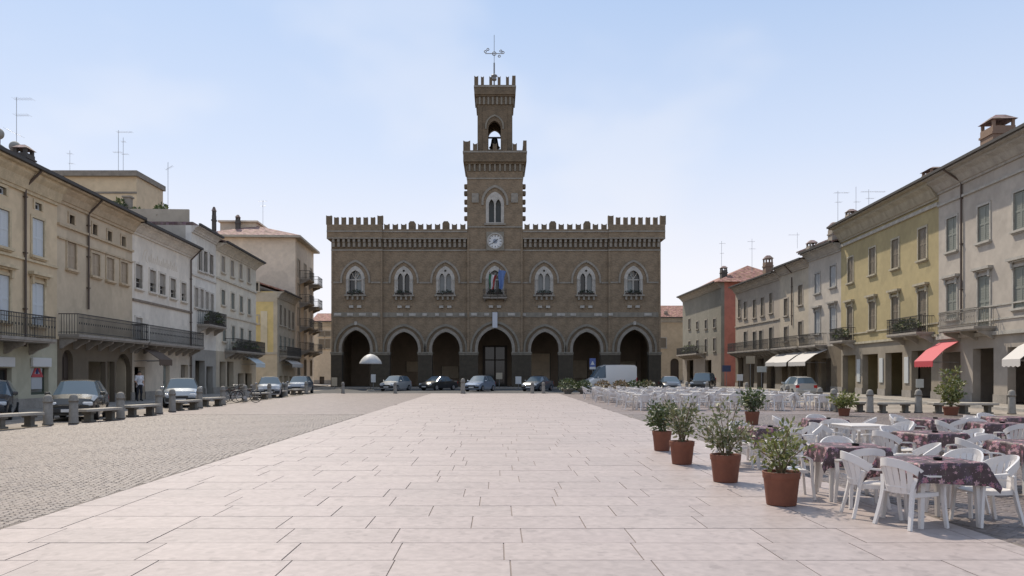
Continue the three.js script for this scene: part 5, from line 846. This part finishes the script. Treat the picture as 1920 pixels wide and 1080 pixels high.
function bench(x, d, turn, label) {
  const y = TOP;
  if (!ben) {
    ben = thing('stone_bench', label, 'bench', [x, y, -d], turn, 'stone benches round the square');
    M('seat', rbox(1.7, 0.10, 0.5, 0.02, 0, 0.36, 0), benchStone, ben);
    for (const s of [-1, 1]) M('support', join([rbox(0.24, 0.07, 0.44, 0.012, s * 0.5, 0, 0), cbox(0.14, 0.23, 0.3, s * 0.5, 0.068, 0), rbox(0.24, 0.065, 0.42, 0.012, s * 0.5, 0.296, 0)]), benchDark, ben);
    return;
  }
  dup(ben, [x, y, -d], turn, label, 'stone benches round the square');
}
[[28, 25.0, 'stone bench at the left edge of the picture'], [187, 28.5, 'stone bench between the second and third bollards'], [265, 31.8, 'stone bench between the third and fourth bollards'], [349, 37, 'stone bench in front of the silver car'], [397, 41, 'stone bench between the silver car and the bicycles'], [487, 51, 'stone bench right of the bicycles'], [521, 56.5, 'stone bench before the small blue tinted car'], [556, 62.5, 'last stone bench of the left row']].forEach(([px, d, l], i) => bench(survey(px, d), d, i === 0 ? 1.2 : 1.28, l));
[[1592, 35.2, 0.1, 'stone bench behind the low green shrub'], [1676, 34.5, 0.05, 'stone bench between the bollards before the yellow house'], [1830, 33.6, 0.05, 'stone bench before the white house, left of the right end bollard'], [1781, 34.0, 0.05, 'stone bench behind the tall yellow green shrub']].forEach(([px, d, t, l]) => bench(survey(px, d), d, t, l));

// ------------------------------------------------------------------ cars
const tyre = mat('tyre', [0.015, 0.015, 0.015], { roughness: 0.9 }), rim = mat('wheel rim', [0.35, 0.35, 0.36], { metalness: 0.6, roughness: 0.35 }), carGlass = mat('car glass', [0.085, 0.12, 0.15], { roughness: 0.04 }), lampGlass = mat('headlamp', [0.6, 0.62, 0.64], { roughness: 0.1 }), tailRed = mat('tail lamp', [0.42, 0.025, 0.025], { roughness: 0.15 }), blackTrim = mat('black trim', [0.02, 0.02, 0.02], { roughness: 0.6 }), plate = mat('number plate', [0.6, 0.6, 0.58], { roughness: 0.5 });
const carPaint = (k, rgb) => mat('car paint ' + k, rgb, { cls: THREE.MeshPhysicalMaterial, roughness: 0.35, metalness: 0.3, clearcoat: 1, clearcoatRoughness: 0.05 });
const SHAPES = {   // stations from tail to nose: x, half width, belt height, top height, top half width
  hatch: { st: [[-1.95, 0.70, 0.55, 0.60, 0.62], [-1.92, 0.78, 0.86, 0.93, 0.68], [-1.55, 0.82, 0.92, 1.36, 0.54], [-1.1, 0.83, 0.92, 1.43, 0.57], [-0.15, 0.84, 0.91, 1.45, 0.58], [-0.05, 0.84, 0.91, 1.45, 0.58], [0.3, 0.84, 0.9, 1.41, 0.565], [1.0, 0.83, 0.87, 0.93, 0.70], [1.72, 0.78, 0.72, 0.79, 0.66], [1.93, 0.68, 0.52, 0.58, 0.58]], rear: 1, side: [2, 3, 5, 6], screen: 6, wx: 1.22, wr: 0.29, L: 1.93 },
  saloon: { st: [[-2.2, 0.72, 0.6, 0.65, 0.62], [-2.15, 0.80, 0.90, 0.96, 0.70], [-1.5, 0.84, 0.93, 0.99, 0.70], [-0.95, 0.85, 0.93, 1.34, 0.55], [-0.2, 0.86, 0.92, 1.42, 0.58], [-0.1, 0.86, 0.92, 1.42, 0.58], [0.35, 0.86, 0.9, 1.37, 0.57], [1.1, 0.84, 0.86, 0.92, 0.70], [1.95, 0.78, 0.70, 0.77, 0.66], [2.2, 0.68, 0.52, 0.58, 0.58]], rear: 2, side: [3, 5, 6], screen: 6, wx: 1.35, wr: 0.3, L: 2.2 },
  tall: { st: [[-2.1, 0.76, 0.6, 0.66, 0.66], [-2.08, 0.84, 1.02, 1.08, 0.76], [-1.9, 0.86, 1.05, 1.62, 0.66], [-1.3, 0.88, 1.05, 1.72, 0.68], [-0.15, 0.88, 1.04, 1.74, 0.68], [-0.05, 0.88, 1.04, 1.74, 0.68], [0.35, 0.88, 1.03, 1.68, 0.66], [0.95, 0.87, 1.0, 1.06, 0.74], [1.85, 0.82, 0.9, 0.97, 0.70], [2.08, 0.74, 0.6, 0.68, 0.62]], rear: 1, side: [2, 3, 5, 6], screen: 6, wx: 1.3, wr: 0.36, L: 2.08 },
  van: { st: [[-2.6, 0.90, 0.7, 0.78, 0.84], [-2.59, 0.95, 1.3, 2.30, 0.88], [-2.4, 0.97, 1.3, 2.46, 0.86], [-1.0, 0.98, 1.3, 2.48, 0.86], [0.6, 0.98, 1.28, 2.46, 0.85], [0.7, 0.98, 1.27, 2.45, 0.85], [1.15, 0.97, 1.24, 2.28, 0.80], [1.95, 0.95, 1.2, 1.28, 0.80], [2.45, 0.9, 0.95, 1.02, 0.76], [2.6, 0.8, 0.6, 0.68, 0.66]], rear: -1, side: [5, 6], screen: 6, wx: 1.65, wr: 0.34, L: 2.6 },
};
function car(shape, label, paintM, x, d, turn, y = 0.004, opts = {}) {   // nose towards local +x
  const S = SHAPES[shape], t = thing(shape === 'van' ? 'delivery_van' : 'parked_car', label, shape === 'van' ? 'van' : 'car', [x, y, -d], turn, 'vehicles parked round the square');
  const sec = S.st.map(([X, w, b, h, tw]) => { const half = [[w * 0.94, 0.22], [w, 0.42], [w * 0.985, b], [tw, h], [tw * 0.5, h + 0.035]]; return [...half.map(([z, yy]) => [X, yy, z]), ...half.slice().reverse().map(([z, yy]) => [X, yy, -z])]; });
  const body = [], glass = [[], [], [], []];
  for (let i = 0; i + 1 < sec.length; i++) for (let k = 0; k < 9; k++) {
    const q = [sec[i][k], sec[i + 1][k], sec[i + 1][k + 1], sec[i][k + 1]], tri = [q[0], q[1], q[2], q[0], q[2], q[3]].flat();
    const isSide = S.side.includes(i) && (k === 2 || k === 6), isScreen = (i === S.screen || i === S.rear) && k >= 3 && k <= 5;
    if (isSide || isScreen) { const o = isScreen ? (i === S.screen ? 0 : 1) : k === 2 ? 2 : 3; glass[o].push(...tri); } else body.push(...tri);
  }
  for (const e of [0, sec.length - 1]) for (let k = 1; k < 9; k++) body.push(...sec[e][0], ...sec[e][k], ...sec[e][k + 1]);
  for (let i = 0; i + 1 < sec.length; i++) body.push(...sec[i][0], ...sec[i + 1][0], ...sec[i + 1][9], ...sec[i][0], ...sec[i + 1][9], ...sec[i][9]);
  const geo = (a) => { const g = new THREE.BufferGeometry(); g.setAttribute('position', new THREE.Float32BufferAttribute(a, 3)); return norm(toCreasedNormals(mergeVertices(g, 1e-3), 0.55)); };
  M('body', geo(body), paintM, t);
  ['windscreen', 'rear_window', 'side_window', 'side_window'].forEach((n, i) => { if (glass[i].length) M(n, geo(glass[i]), carGlass, t); });
  const W = S.st[4][1], nose = S.st.at(-1), tail = S.st[0];
  for (const [a, b] of [[1, 1], [1, -1], [-1, 1], [-1, -1]]) { const w = M('wheel', norm(new THREE.CylinderGeometry(S.wr, S.wr, 0.2, 20).rotateX(Math.PI / 2)), tyre, t); w.position.set(a * S.wx, S.wr, b * (W - 0.085)); M('rim', norm(new THREE.CylinderGeometry(S.wr * 0.62, S.wr * 0.66, 0.03, 14).rotateX(Math.PI / 2).translate(0, 0, b * 0.1)), rim, w); }
  const lamp = S.st[S.st.length - 2];
  for (const s of [-1, 1]) {
    M('headlight', rbox(0.26, 0.15, 0.34, 0.05, lamp[0] + 0.06, lamp[2] - 0.17, s * (lamp[1] - 0.2)), lampGlass, t);
    M('tail_light', rbox(0.12, shape === 'van' || shape === 'tall' ? 0.5 : 0.22, 0.26, 0.03, S.st[1][0] + 0.02, S.st[1][2] - (shape === 'van' ? 0.5 : 0.24), s * (S.st[1][1] - 0.13)), tailRed, t);
    M('mirror', rbox(0.12, 0.12, 0.18, 0.03, S.st[S.screen][0] + 0.42, S.st[S.screen][2] + 0.02, s * (W + 0.08)), paintM, t);
  }
  M('bumper', rbox(0.2, 0.2, nose[1] * 2 + 0.06, 0.05, nose[0] - 0.02, 0.3, 0), opts.bumper ?? blackTrim, t); M('bumper', rbox(0.16, 0.22, tail[1] * 2 + 0.1, 0.05, tail[0] + 0.02, 0.32, 0), opts.bumper ?? blackTrim, t);
  M('grille', rbox(0.05, 0.1, 0.7, 0.01, nose[0] + 0.01, nose[2] - 0.03, 0), blackTrim, t);
  M('number_plate', rbox(0.02, 0.11, 0.5, 0.004, nose[0] + 0.095, 0.34, 0), plate, t); M('number_plate', rbox(0.02, 0.11, 0.5, 0.004, tail[0] - 0.075, 0.38, 0), plate, t);
  return t;
}
const towards = -Math.PI / 2;                               // nose to the camera
car('hatch', 'dark car cut by the left edge of the picture', carPaint('black', [0.02, 0.022, 0.028]), survey(-20, 30.5), 30.5, towards + 0.45);
car('hatch', 'dark green hatchback facing the camera behind the leftmost bollards', carPaint('dark green', [0.009, 0.012, 0.011]), survey(148, 30.4), 30.4, towards + 0.32);
car('hatch', 'silver car with sky blue windscreen behind the left bollards', carPaint('silver', [0.27, 0.30, 0.33]), survey(342, 41.8), 41.8, towards + 0.33);
car('hatch', 'small pale car with blue tinted windscreen far down the left row', carPaint('pale grey', [0.22, 0.24, 0.27]), survey(506, 57.5), 57.5, towards + 0.25);
car('hatch', 'grey blue car at the far end of the left row', carPaint('grey blue', [0.13, 0.16, 0.21]), survey(563, 68), 68, towards + 0.05);
car('hatch', 'white estate car parked before the second town hall arch', carPaint('white', [0.42, 0.44, 0.45]), survey(742, 78), 78, towards - 0.35);
car('saloon', 'low dark car before the third town hall arch', carPaint('charcoal', [0.03, 0.032, 0.033]), survey(822, 80), 80, towards - 0.6);
car('hatch', 'silver blue hatchback parked left of the central arch', carPaint('silver blue', [0.26, 0.32, 0.42]), survey(900, 76), 76, towards - 0.4);
car('saloon', 'dark grey blue saloon parked right of the central arch', carPaint('slate', [0.10, 0.12, 0.145]), survey(1008, 77), 77, towards - 0.45);
car('van', 'white high roofed delivery van before the right arches of the town hall', carPaint('van white', [0.74, 0.75, 0.75]), survey(1143, 76), 76, Math.PI + 0.16, 0.004).scale.set(0.92, 1, 1);
car('saloon', 'black car right of the white van', carPaint('black', [0.02, 0.022, 0.028]), survey(1256, 74), 74, towards - 0.1, 0.004);
car('tall', 'black off road car parked before the grey green house', carPaint('black green', [0.018, 0.02, 0.019]), survey(1318, 75), 75, towards - 0.45, 0.004);
car('hatch', 'silver hatchback with red tail lights parked before white awnings', carPaint('bright silver', [0.46, 0.47, 0.46]), survey(1496, 61), 61, Math.PI / 2 - 0.04, 0.0, { bumper: carPaint('bright silver', [0.46, 0.47, 0.46]) });

// ------------------------------------------------------------------ bicycles
function bicycle(label, x, d, turn, m) {
  const t = thing('bicycle', label, 'bicycle', [x, TOP, -d], turn, 'bicycles at the left bollards');
  for (const s of [-0.52, 0.52]) { const w = M('wheel', norm(new THREE.TorusGeometry(0.33, 0.02, 6, 28).translate(s, 0.35, 0)), tyre, t); const sp = []; for (let i = 0; i < 12; i++) { const a = i * Math.PI / 6; sp.push(rod([s, 0.35, 0], [s + 0.325 * Math.cos(a), 0.35 + 0.325 * Math.sin(a), 0], 0.003, 3)); } M('spokes', join(sp), rim, w); }
  M('frame', join([rod([-0.52, 0.35, 0], [-0.08, 0.3, 0], 0.016), rod([-0.08, 0.3, 0], [-0.22, 0.82, 0], 0.018), rod([-0.08, 0.3, 0], [0.36, 0.72, 0], 0.02), rod([-0.2, 0.74, 0], [0.36, 0.82, 0], 0.018), rod([-0.52, 0.35, 0], [-0.19, 0.7, 0], 0.012), rod([0.34, 0.9, 0], [0.52, 0.35, 0], 0.018)]), m, t);
  M('handlebar', join([tube([[0.22, 1.0, -0.27], [0.34, 1.02, -0.15], [0.36, 1.0, 0], [0.34, 1.02, 0.15], [0.22, 1.0, 0.27]], 0.014, 10), rod([0.34, 0.88, 0], [0.36, 1.0, 0], 0.014)]), rim, t);
  M('saddle', rbox(0.26, 0.06, 0.16, 0.028, -0.25, 0.84, 0), blackTrim, t); M('crank', join([norm(new THREE.CylinderGeometry(0.09, 0.09, 0.01, 14).rotateX(Math.PI / 2).translate(-0.08, 0.3, 0.03)), rod([-0.08, 0.3, 0.04], [0.06, 0.2, 0.06], 0.01), rod([-0.08, 0.3, -0.04], [-0.22, 0.4, -0.06], 0.01)]), rim, t);
  M('mudguard', join([norm(new THREE.TorusGeometry(0.365, 0.014, 4, 14, 2.2).rotateZ(0.5).translate(-0.52, 0.35, 0)), norm(new THREE.TorusGeometry(0.365, 0.014, 4, 12, 1.7).rotateZ(0.6).translate(0.52, 0.35, 0))]), m, t);
}
bicycle('silver bicycle parked nearest to the square beside the left bollards', survey(462, 46), 46, 0.3, zinc); bicycle('dark bicycle leaning between two left bollards', survey(437, 46.4), 46.4, 1.0, iron); bicycle('red brown bicycle behind the other two at the left bollards', survey(446, 48.5), 48.5, 0.6, mat('rust red frame', [0.12, 0.035, 0.03]));

// ------------------------------------------------------------------ a person in the arcade on the left
{
  const J = { pelvis: [0, 0.93, 0], chest: [0, 1.28, 0.01], neck: [0, 1.47, 0.01], head: [0, 1.6, 0.03], shL: [0.18, 1.42, 0], elL: [0.24, 1.15, -0.02], haL: [0.23, 0.92, 0.08], shR: [-0.18, 1.42, 0], elR: [-0.25, 1.16, 0.02], haR: [-0.19, 0.97, 0.17], hiL: [0.09, 0.9, 0], knL: [0.11, 0.5, 0.03], anL: [0.12, 0.09, -0.02], toL: [0.14, 0.035, 0.12], hiR: [-0.09, 0.9, 0], knR: [-0.1, 0.5, 0.01], anR: [-0.11, 0.09, -0.05], toR: [-0.13, 0.035, 0.09] };
  const B = [['pelvis', 'chest', 0.135, 0.15], ['chest', 'neck', 0.14, 0.06], ['neck', 'head', 0.055, 0.095], ['shL', 'elL', 0.06, 0.045], ['elL', 'haL', 0.042, 0.03], ['shR', 'elR', 0.06, 0.045], ['elR', 'haR', 0.042, 0.03], ['shL', 'shR', 0.075, 0.075], ['hiL', 'knL', 0.09, 0.062], ['knL', 'anL', 0.06, 0.042], ['anL', 'toL', 0.045, 0.035], ['hiR', 'knR', 0.09, 0.062], ['knR', 'anR', 0.06, 0.042], ['anR', 'toR', 0.045, 0.035], ['hiL', 'hiR', 0.11, 0.11], ['haL', [0.225, 0.83, 0.1], 0.032, 0.018], ['haR', [-0.15, 0.92, 0.25], 0.032, 0.018]].map(([a, b, r0, r1]) => [J[a], Array.isArray(b) ? b : J[b], r0, r1]);
  const dist = (p) => { let acc = 0; for (const [a, b, r0, r1] of B) { const ab = [b[0] - a[0], b[1] - a[1], b[2] - a[2]], ap = [p[0] - a[0], p[1] - a[1], p[2] - a[2]], t = Math.max(0, Math.min(1, (ap[0] * ab[0] + ap[1] * ab[1] + ap[2] * ab[2]) / (ab[0] ** 2 + ab[1] ** 2 + ab[2] ** 2))); acc += Math.exp(-40 * (Math.hypot(ap[0] - ab[0] * t, (ap[1] - ab[1] * t), (ap[2] - ab[2] * t)) - mix(r0, r1, t))); } return -Math.log(acc + 1e-30) / 40; };
  const N = 88, mc = new MarchingCubes(N, new THREE.MeshStandardMaterial(), false, false, 90000), hs = N / 2, Sc = 0.92, C = [0, 0.86, 0.03];
  for (let z = 0; z < N; z++) for (let y = 0; y < N; y++) for (let x = 0; x < N; x++) mc.field[x + y * N + z * N * N] = Math.abs((x - hs) / hs * Sc) < 0.36 && Math.abs((z - hs) / hs * Sc) < 0.34 ? -dist([(x - hs) / hs * Sc + C[0], (y - hs) / hs * Sc + C[1], (z - hs) / hs * Sc + C[2]]) : -1;
  mc.isolation = 0; mc.update();
  const n = mc.count, pos = new Float32Array(n * 3), col = new Float32Array(n * 3);
  for (let i = 0; i < n; i++) {
    const p = [mc.positionArray[i * 3] * Sc + C[0], mc.positionArray[i * 3 + 1] * Sc + C[1], mc.positionArray[i * 3 + 2] * Sc + C[2]]; pos.set(p, i * 3);
    const arm = Math.abs(p[0]) > 0.19, c = p[1] > 1.475 ? [0.42, 0.26, 0.18] : p[1] < 0.1 ? [0.03, 0.025, 0.02] : p[1] < 0.96 && !(Math.abs(p[0]) > 0.16 && p[1] > 0.78) ? [0.02, 0.021, 0.028] : arm && p[1] < 1.18 ? [0.42, 0.26, 0.18] : [0.62, 0.62, 0.64]; col.set(c, i * 3);
  }
  const g = new THREE.BufferGeometry(); g.setAttribute('position', new THREE.BufferAttribute(pos, 3)); g.setAttribute('color', new THREE.BufferAttribute(col, 3)); g.computeVertexNormals();
  const gm = mergeVertices(g, 1e-4); gm.computeVertexNormals();
  const t = thing('person', 'person in white shirt and dark trousers standing under the brown awning', 'person', [survey(261, 46.2), 0.12, -46.2], 0.9);
  M('body', norm(gm), mat('person surface', [1, 1, 1], { vertexColors: true, roughness: 0.85 }), t);
  const hair = new THREE.SphereGeometry(0.107, 16, 10, 0, Math.PI * 2, 0, 1.75); hair.rotateX(-0.35); hair.translate(0, 1.625, 0.018); M('hair', norm(hair), mat('dark hair', [0.02, 0.015, 0.012]), t);
  for (const s of [-1, 1]) { M('eye', norm(new THREE.SphereGeometry(0.011, 6, 5).translate(s * 0.033, 1.605, 0.119)), mat('eye dark', [0.02, 0.015, 0.012]), t); M('ear', norm(new THREE.SphereGeometry(0.022, 6, 5).scale(0.5, 1.2, 0.8).translate(s * 0.096, 1.59, 0.025)), mat('skin', [0.42, 0.26, 0.18]), t); }
  M('nose', norm(new THREE.ConeGeometry(0.016, 0.045, 5).rotateX(0.25).translate(0, 1.585, 0.13)), mat('skin', [0.42, 0.26, 0.18]), t);
}

// ------------------------------------------------------------------ parasol, signs, planters before the town hall
{
  const d = 77, t = thing('parasol', 'white parasol standing before the left arch of the town hall', 'parasol', [survey(695, d), 0.004, -d]);
  M('pole', rod([0, 0.1, 0], [0, 3.5, 0], 0.035), wood, t); M('base', cyl(0.4, 0.34, 0.12), granite, t);
  const k = new THREE.LatheGeometry([[0.02, 3.56], [0.3, 3.5], [0.62, 3.32], [0.9, 3.02], [1.08, 2.72], [1.08, 2.6], [1.05, 2.6], [1.05, 2.72], [0.88, 3.0], [0.02, 3.53]].map((q) => new THREE.Vector2(...q)), 8); M('canopy', norm(k.toNonIndexed()), paint('parasol cloth', [0.46, 0.45, 0.43]), t);
  const rb = []; for (let i = 0; i < 8; i++) rb.push(rod([0, 2.75, 0], [Math.cos(i * Math.PI / 4) * 0.84, 3.0, Math.sin(i * Math.PI / 4) * 0.84], 0.012)); M('rib', join(rb), wood, t);
  const sign = (name, label, px, pt, pb, dd, w, m, post = true) => { const y0 = EYE + (CY - pb) * dd / FOC, y1 = EYE + (CY - pt) * dd / FOC, s = thing(name, label, 'sign', [survey(px, dd), 0.004, -dd]); M('panel', rbox(w, y1 - y0, 0.05, 0.012, 0, y0, 0.04), m, s); if (post) M('post', rod([0, 0, 0], [0, y1 - 0.1, 0], 0.035), zinc, s); return s; };
  const pw = paint('sign white', [0.6, 0.6, 0.58]), pb2 = paint('sign beige', [0.36, 0.31, 0.23]);
  sign('notice_sign', 'white notice panel on a post below the parasol', 700, 702, 717, 83, 0.5, pw); sign('notice_sign', 'beige notice panel left of the town hall arcade', 627, 708, 724, 84, 0.6, pb2);
  sign('notice_sign', 'beige notice panel before the central arch', 936, 699, 711, 82, 0.65, pb2); sign('notice_sign', 'pale notice panel right of the central arch', 972, 706, 720, 82, 0.6, pw);
  const bs = sign('road_sign', 'blue and white road sign on a post beside the white van', 1111, 672, 693, 80, 0.62, paint('road sign blue', [0.09, 0.13, 0.32])); M('white_field', slab([[-0.2, 0], [0.2, 0], [0, 0.4]], [], 0, 0.01).translate(0, EYE + (CY - 684) * 80 / FOC, 0.067), pw, bs); M('lower_plate', rbox(0.6, 0.24, 0.03, 0.01, 0, EYE + (CY - 692.5) * 80 / FOC, 0.085), pw, bs);
  sign('shop_board', 'blue shop board on the grey green house', 1362, 685, 697, 92, 1.0, paint('board blue', [0.06, 0.075, 0.14])); sign('shop_board', 'small pale board on a post by the arcade of the grey beige house', 1387, 702, 714, 72, 0.55, pw); sign('shop_board', 'cream hanging board before the grey beige house', 1407, 668, 682, 80, 0.9, pb2); sign('shop_board', 'pale green board before the grey beige house', 1428, 687, 698, 76, 0.9, paint('board pale', [0.46, 0.48, 0.45]));
  sign('notice_sign', 'small white price board before the arcade left of the red awning', 1724, 711, 727, 47, 0.45, paint('board pale', [0.46, 0.48, 0.45]));
}
const bowlGeo = lathe([[0.001, 0], [0.3, 0], [0.26, 0.06], [0.34, 0.14], [0.6, 0.34], [0.66, 0.42], [0.6, 0.42], [0.56, 0.38], [0.001, 0.38]], 18);
function planter(label, px, d, { w = 0.62, h = 0.55, cols, seed, s = 1 }) {
  const t = thing('stone_planter', label, 'planter', [survey(px, d), TOP, -d], 0, 'planters along the far edge of the square'); t.scale.setScalar(s);
  M('bowl', bowlGeo, granite, t); M('soil', norm(new THREE.CylinderGeometry(0.55, 0.55, 0.03, 14).translate(0, 0.4, 0)), soilMat, t);
  M('foliage', leaves(520, (r) => { const q = inBall(r, w, h * 0.8, w, 0, 0.42 + h * 0.35, 0); q[1] = Math.max(q[1], 0.42); return q; }, 0.2, cols, seed), leafMat, t);
}
const TAWNY = [[0.30, 0.20, 0.10], [0.22, 0.17, 0.08], [0.12, 0.11, 0.045], [0.36, 0.27, 0.18]];
planter('round stone planter with dense green shrub at the end of the slab path', 1065, 65.5, { cols: GREENS, seed: 801, w: 0.78, h: 0.7 });
planter('stone planter with dark leaves left of the white van', 1094, 65.8, { cols: GREENS.slice(0, 3), seed: 802 }); planter('stone planter with tawny flowers before the nose of the white van', 1130, 65.6, { cols: TAWNY, seed: 803 }); planter('stone planter with tawny flowers before the side of the white van', 1164, 65.6, { cols: TAWNY, seed: 804 });
planter('stone planter with green leaves at the tail of the white van', 1190, 65.8, { cols: GREENS, seed: 805 }); planter('stone planter with pale flowers right of the white van', 1212, 65.8, { cols: [...TAWNY.slice(2), ...GREENS.slice(0, 2)], seed: 806 });
// greenery on balconies and roof terrace
function greenBox(label, h, px0, px1, v, z, hh, n, seed, cat = 'balcony plants') {
  const u0 = h.f.at(px0, 600)[0], u1 = h.f.at(px1, 600)[0], t = thing('balcony_planter', label, cat, [h.g.position.x, 0, h.g.position.z], h.g.rotation.y, 'plants on balconies and terraces');
  M('trough', box(u0, u1, v, v + 0.25, z - 0.14, z + 0.14), mat('brown trough', [0.07, 0.05, 0.04]), t);
  M('foliage', leaves(n, (r) => inBall(r, (u1 - u0) / 2, hh, 0.28, (u0 + u1) / 2, v + 0.2 + hh * 0.7, z), 0.24, GREENS, seed), leafMat, t);
}
greenBox('leafy plants on the balcony of the tall grey white house', L4, 371, 402, 5.352, 0.6, 0.45, 420, 901); greenBox('dark plants along the balcony of the cream house', L5, 424, 474, 3.602, 0.65, 0.35, 420, 902);
greenBox('dark plants on the balcony of the yellow house near the red awning', R2, 1698, 1746, 4.302, 0.7, 0.4, 380, 903); greenBox('plants on the small balcony at the left end of the yellow house', R2, 1580, 1602, 4.302, 0.6, 0.4, 260, 904); greenBox('climbing plants on the balcony of the grey green house', R6, 1285, 1318, 4.402, 0.8, 0.6, 420, 905);
{ // roof terrace of the tall narrow house
  const h = L4.H + 0.25, place = (label, u, z, w, hh, n, seed) => { const t = thing('terrace_shrub', label, 'shrub', [L4.g.position.x, h, L4.g.position.z], L4.g.rotation.y, 'plants on balconies and terraces'); M('trough', box(u - w, u + w, 0, 0.4, z - 0.25, z + 0.25), terracotta, t); M('foliage', leaves(n, (r) => inBall(r, w * 1.1, hh, 0.5, u, 0.4 + hh * 0.6, z), 0.28, GREENS, seed), leafMat, t); };
  place('bushy shrub at the front of the roof terrace on the left row', 1.0, -2.4, 0.8, 0.6, 420, 911); place('low shrub in the middle of the roof terrace on the left row', 1.0, -4.2, 0.7, 0.4, 260, 912); place('tall shrub at the back of the roof terrace on the left row', 0.8, -5.4, 0.5, 0.8, 360, 913);
  const w = thing('terrace_wall', 'low beige wall with small chimney on the roof terrace of the left row', 'wall', [L4.g.position.x, h, L4.g.position.z], L4.g.rotation.y); M('parapet', join([box(0.0, 0.2, 0, 0.9, -6, -0.2), box(0.2, L4.L - 0.2, 0, 0.9, -6, -5.8)]), plaster('terrace wall', [0.44, 0.39, 0.31]), w); M('chimney', join([box(0.9, 1.4, 0, 1.9, -5.2, -4.7), box(0.82, 1.48, 1.9, 2.02, -5.28, -4.62)]), plaster('chimney', [0.36, 0.31, 0.25]), w);
}
// ball finials on the roof edge of the house at the left edge
for (const [px, lab] of [[28, 'stone ball finial on the roof of the tan house, right one'], [-4, 'stone ball finial on the roof of the tan house at the picture edge']]) {
  const d = 36.5 + (px < 0 ? -2 : 0), x = survey(px, d), t = thing('ball_finial', lab, 'finial', [x, 11.2, -d], 0, 'ball finials on the tan house roof');
  M('pedestal', join([cbox(0.62, 0.25, 0.62, 0, -0.2, 0), lathe([[0.001, 0.05], [0.3, 0.05], [0.28, 0.3], [0.1, 0.42], [0.1, 0.62], [0.001, 0.62]], 12)]), stone('finial', [0.36, 0.35, 0.31]), t); M('ball', norm(new THREE.SphereGeometry(0.25, 16, 12).translate(0, 0.86, 0)), stone('finial', [0.36, 0.35, 0.31]), t);
}
// television aerials on the roofs
const aerialMat = mat('aerial aluminium', [0.42, 0.43, 0.45], { roughness: 0.4, metalness: 0.3 });
function aerial(label, px, d, yb, yt, arms, r = 0.022) {
  const y0 = EYE + (CY - yb) * d / FOC, y1 = EYE + (CY - yt) * d / FOC, t = thing('roof_aerial', label, 'aerial', [survey(px, d), y0 - 0.6, -d], 0, 'television aerials on the roofs'), H = y1 - y0 + 0.6;
  r *= 0.62; M('mast', rod([0, 0, 0], [0, H, 0], r), aerialMat, t);
  arms.forEach(([k, a, b, tilt = 0]) => { const y = H * k, l = [rod([a, y - tilt, 0], [b, y + tilt, 0], r * 0.6, 5)], n = Math.max(3, Math.round((b - a) / 0.14)); for (let i = 0; i <= n; i++) { const s = i / n; l.push(rod([mix(a, b, s), mix(y - tilt, y + tilt, s), -0.25], [mix(a, b, s), mix(y - tilt, y + tilt, s), 0.25], r * 0.35, 4)); } M('aerial_arm', join(l), aerialMat, t); });
}
aerial('tall aerial rising behind the ball finial at far left', 31, 38.5, 280, 182, [[0.97, -0.1, 0.75], [0.72, -0.05, 0.6], [0.45, -0.5, 0.25, -0.18]]);
aerial('tall aerial on the flat roofed beige block, left mast', 222, 64, 322, 244, [[0.96, -0.1, 1.1], [0.55, -0.4, 0.3]], 0.03); aerial('short aerial on the flat roofed beige block, right mast', 231, 65, 322, 258, [[0.9, -0.15, 0.2], [0.6, -0.1, 0.4]], 0.03); aerial('small aerial at the left end of the flat roofed block', 131, 65, 330, 282, [[0.9, -0.2, 0.2], [0.6, -0.1, 0.3]], 0.025);
aerial('aerial on the roof terrace of the left row', 315, 61, 396, 304, [[0.9, -0.15, 0.35, 0.14]], 0.03); aerial('aerial on the roof of the tall block of flats', 493, 98, 412, 375, [[0.95, -0.5, 0.5], [0.75, -0.3, 0.3]], 0.035);
aerial('left aerial of three on the yellow house roof', 1571, 68, 415, 358, [[0.95, -0.3, 0.9], [0.7, -0.2, 0.3]], 0.028); aerial('middle aerial of three on the yellow house roof', 1605, 66, 408, 350, [[0.6, -0.15, 0.3]], 0.026); aerial('right aerial of three on the yellow house roof', 1629, 64, 398, 355, [[0.92, -0.6, 1.3], [0.7, -0.2, 0.4]], 0.026);
aerial('tall aerial on the far right row before the red wall', 1353, 104, 535, 452, [[0.95, -0.3, 0.5], [0.75, -0.2, 0.3]], 0.035); aerial('aerial beside the chimney of the grey beige house', 1410, 90, 500, 448, [[0.92, -0.5, 0.3], [0.7, -0.3, 0.4]], 0.03); aerial('thin aerial behind the attic storey', 1495, 84, 455, 436, [[0.85, -0.9, 0.2]], 0.025);

renderer.render(scene, camera);
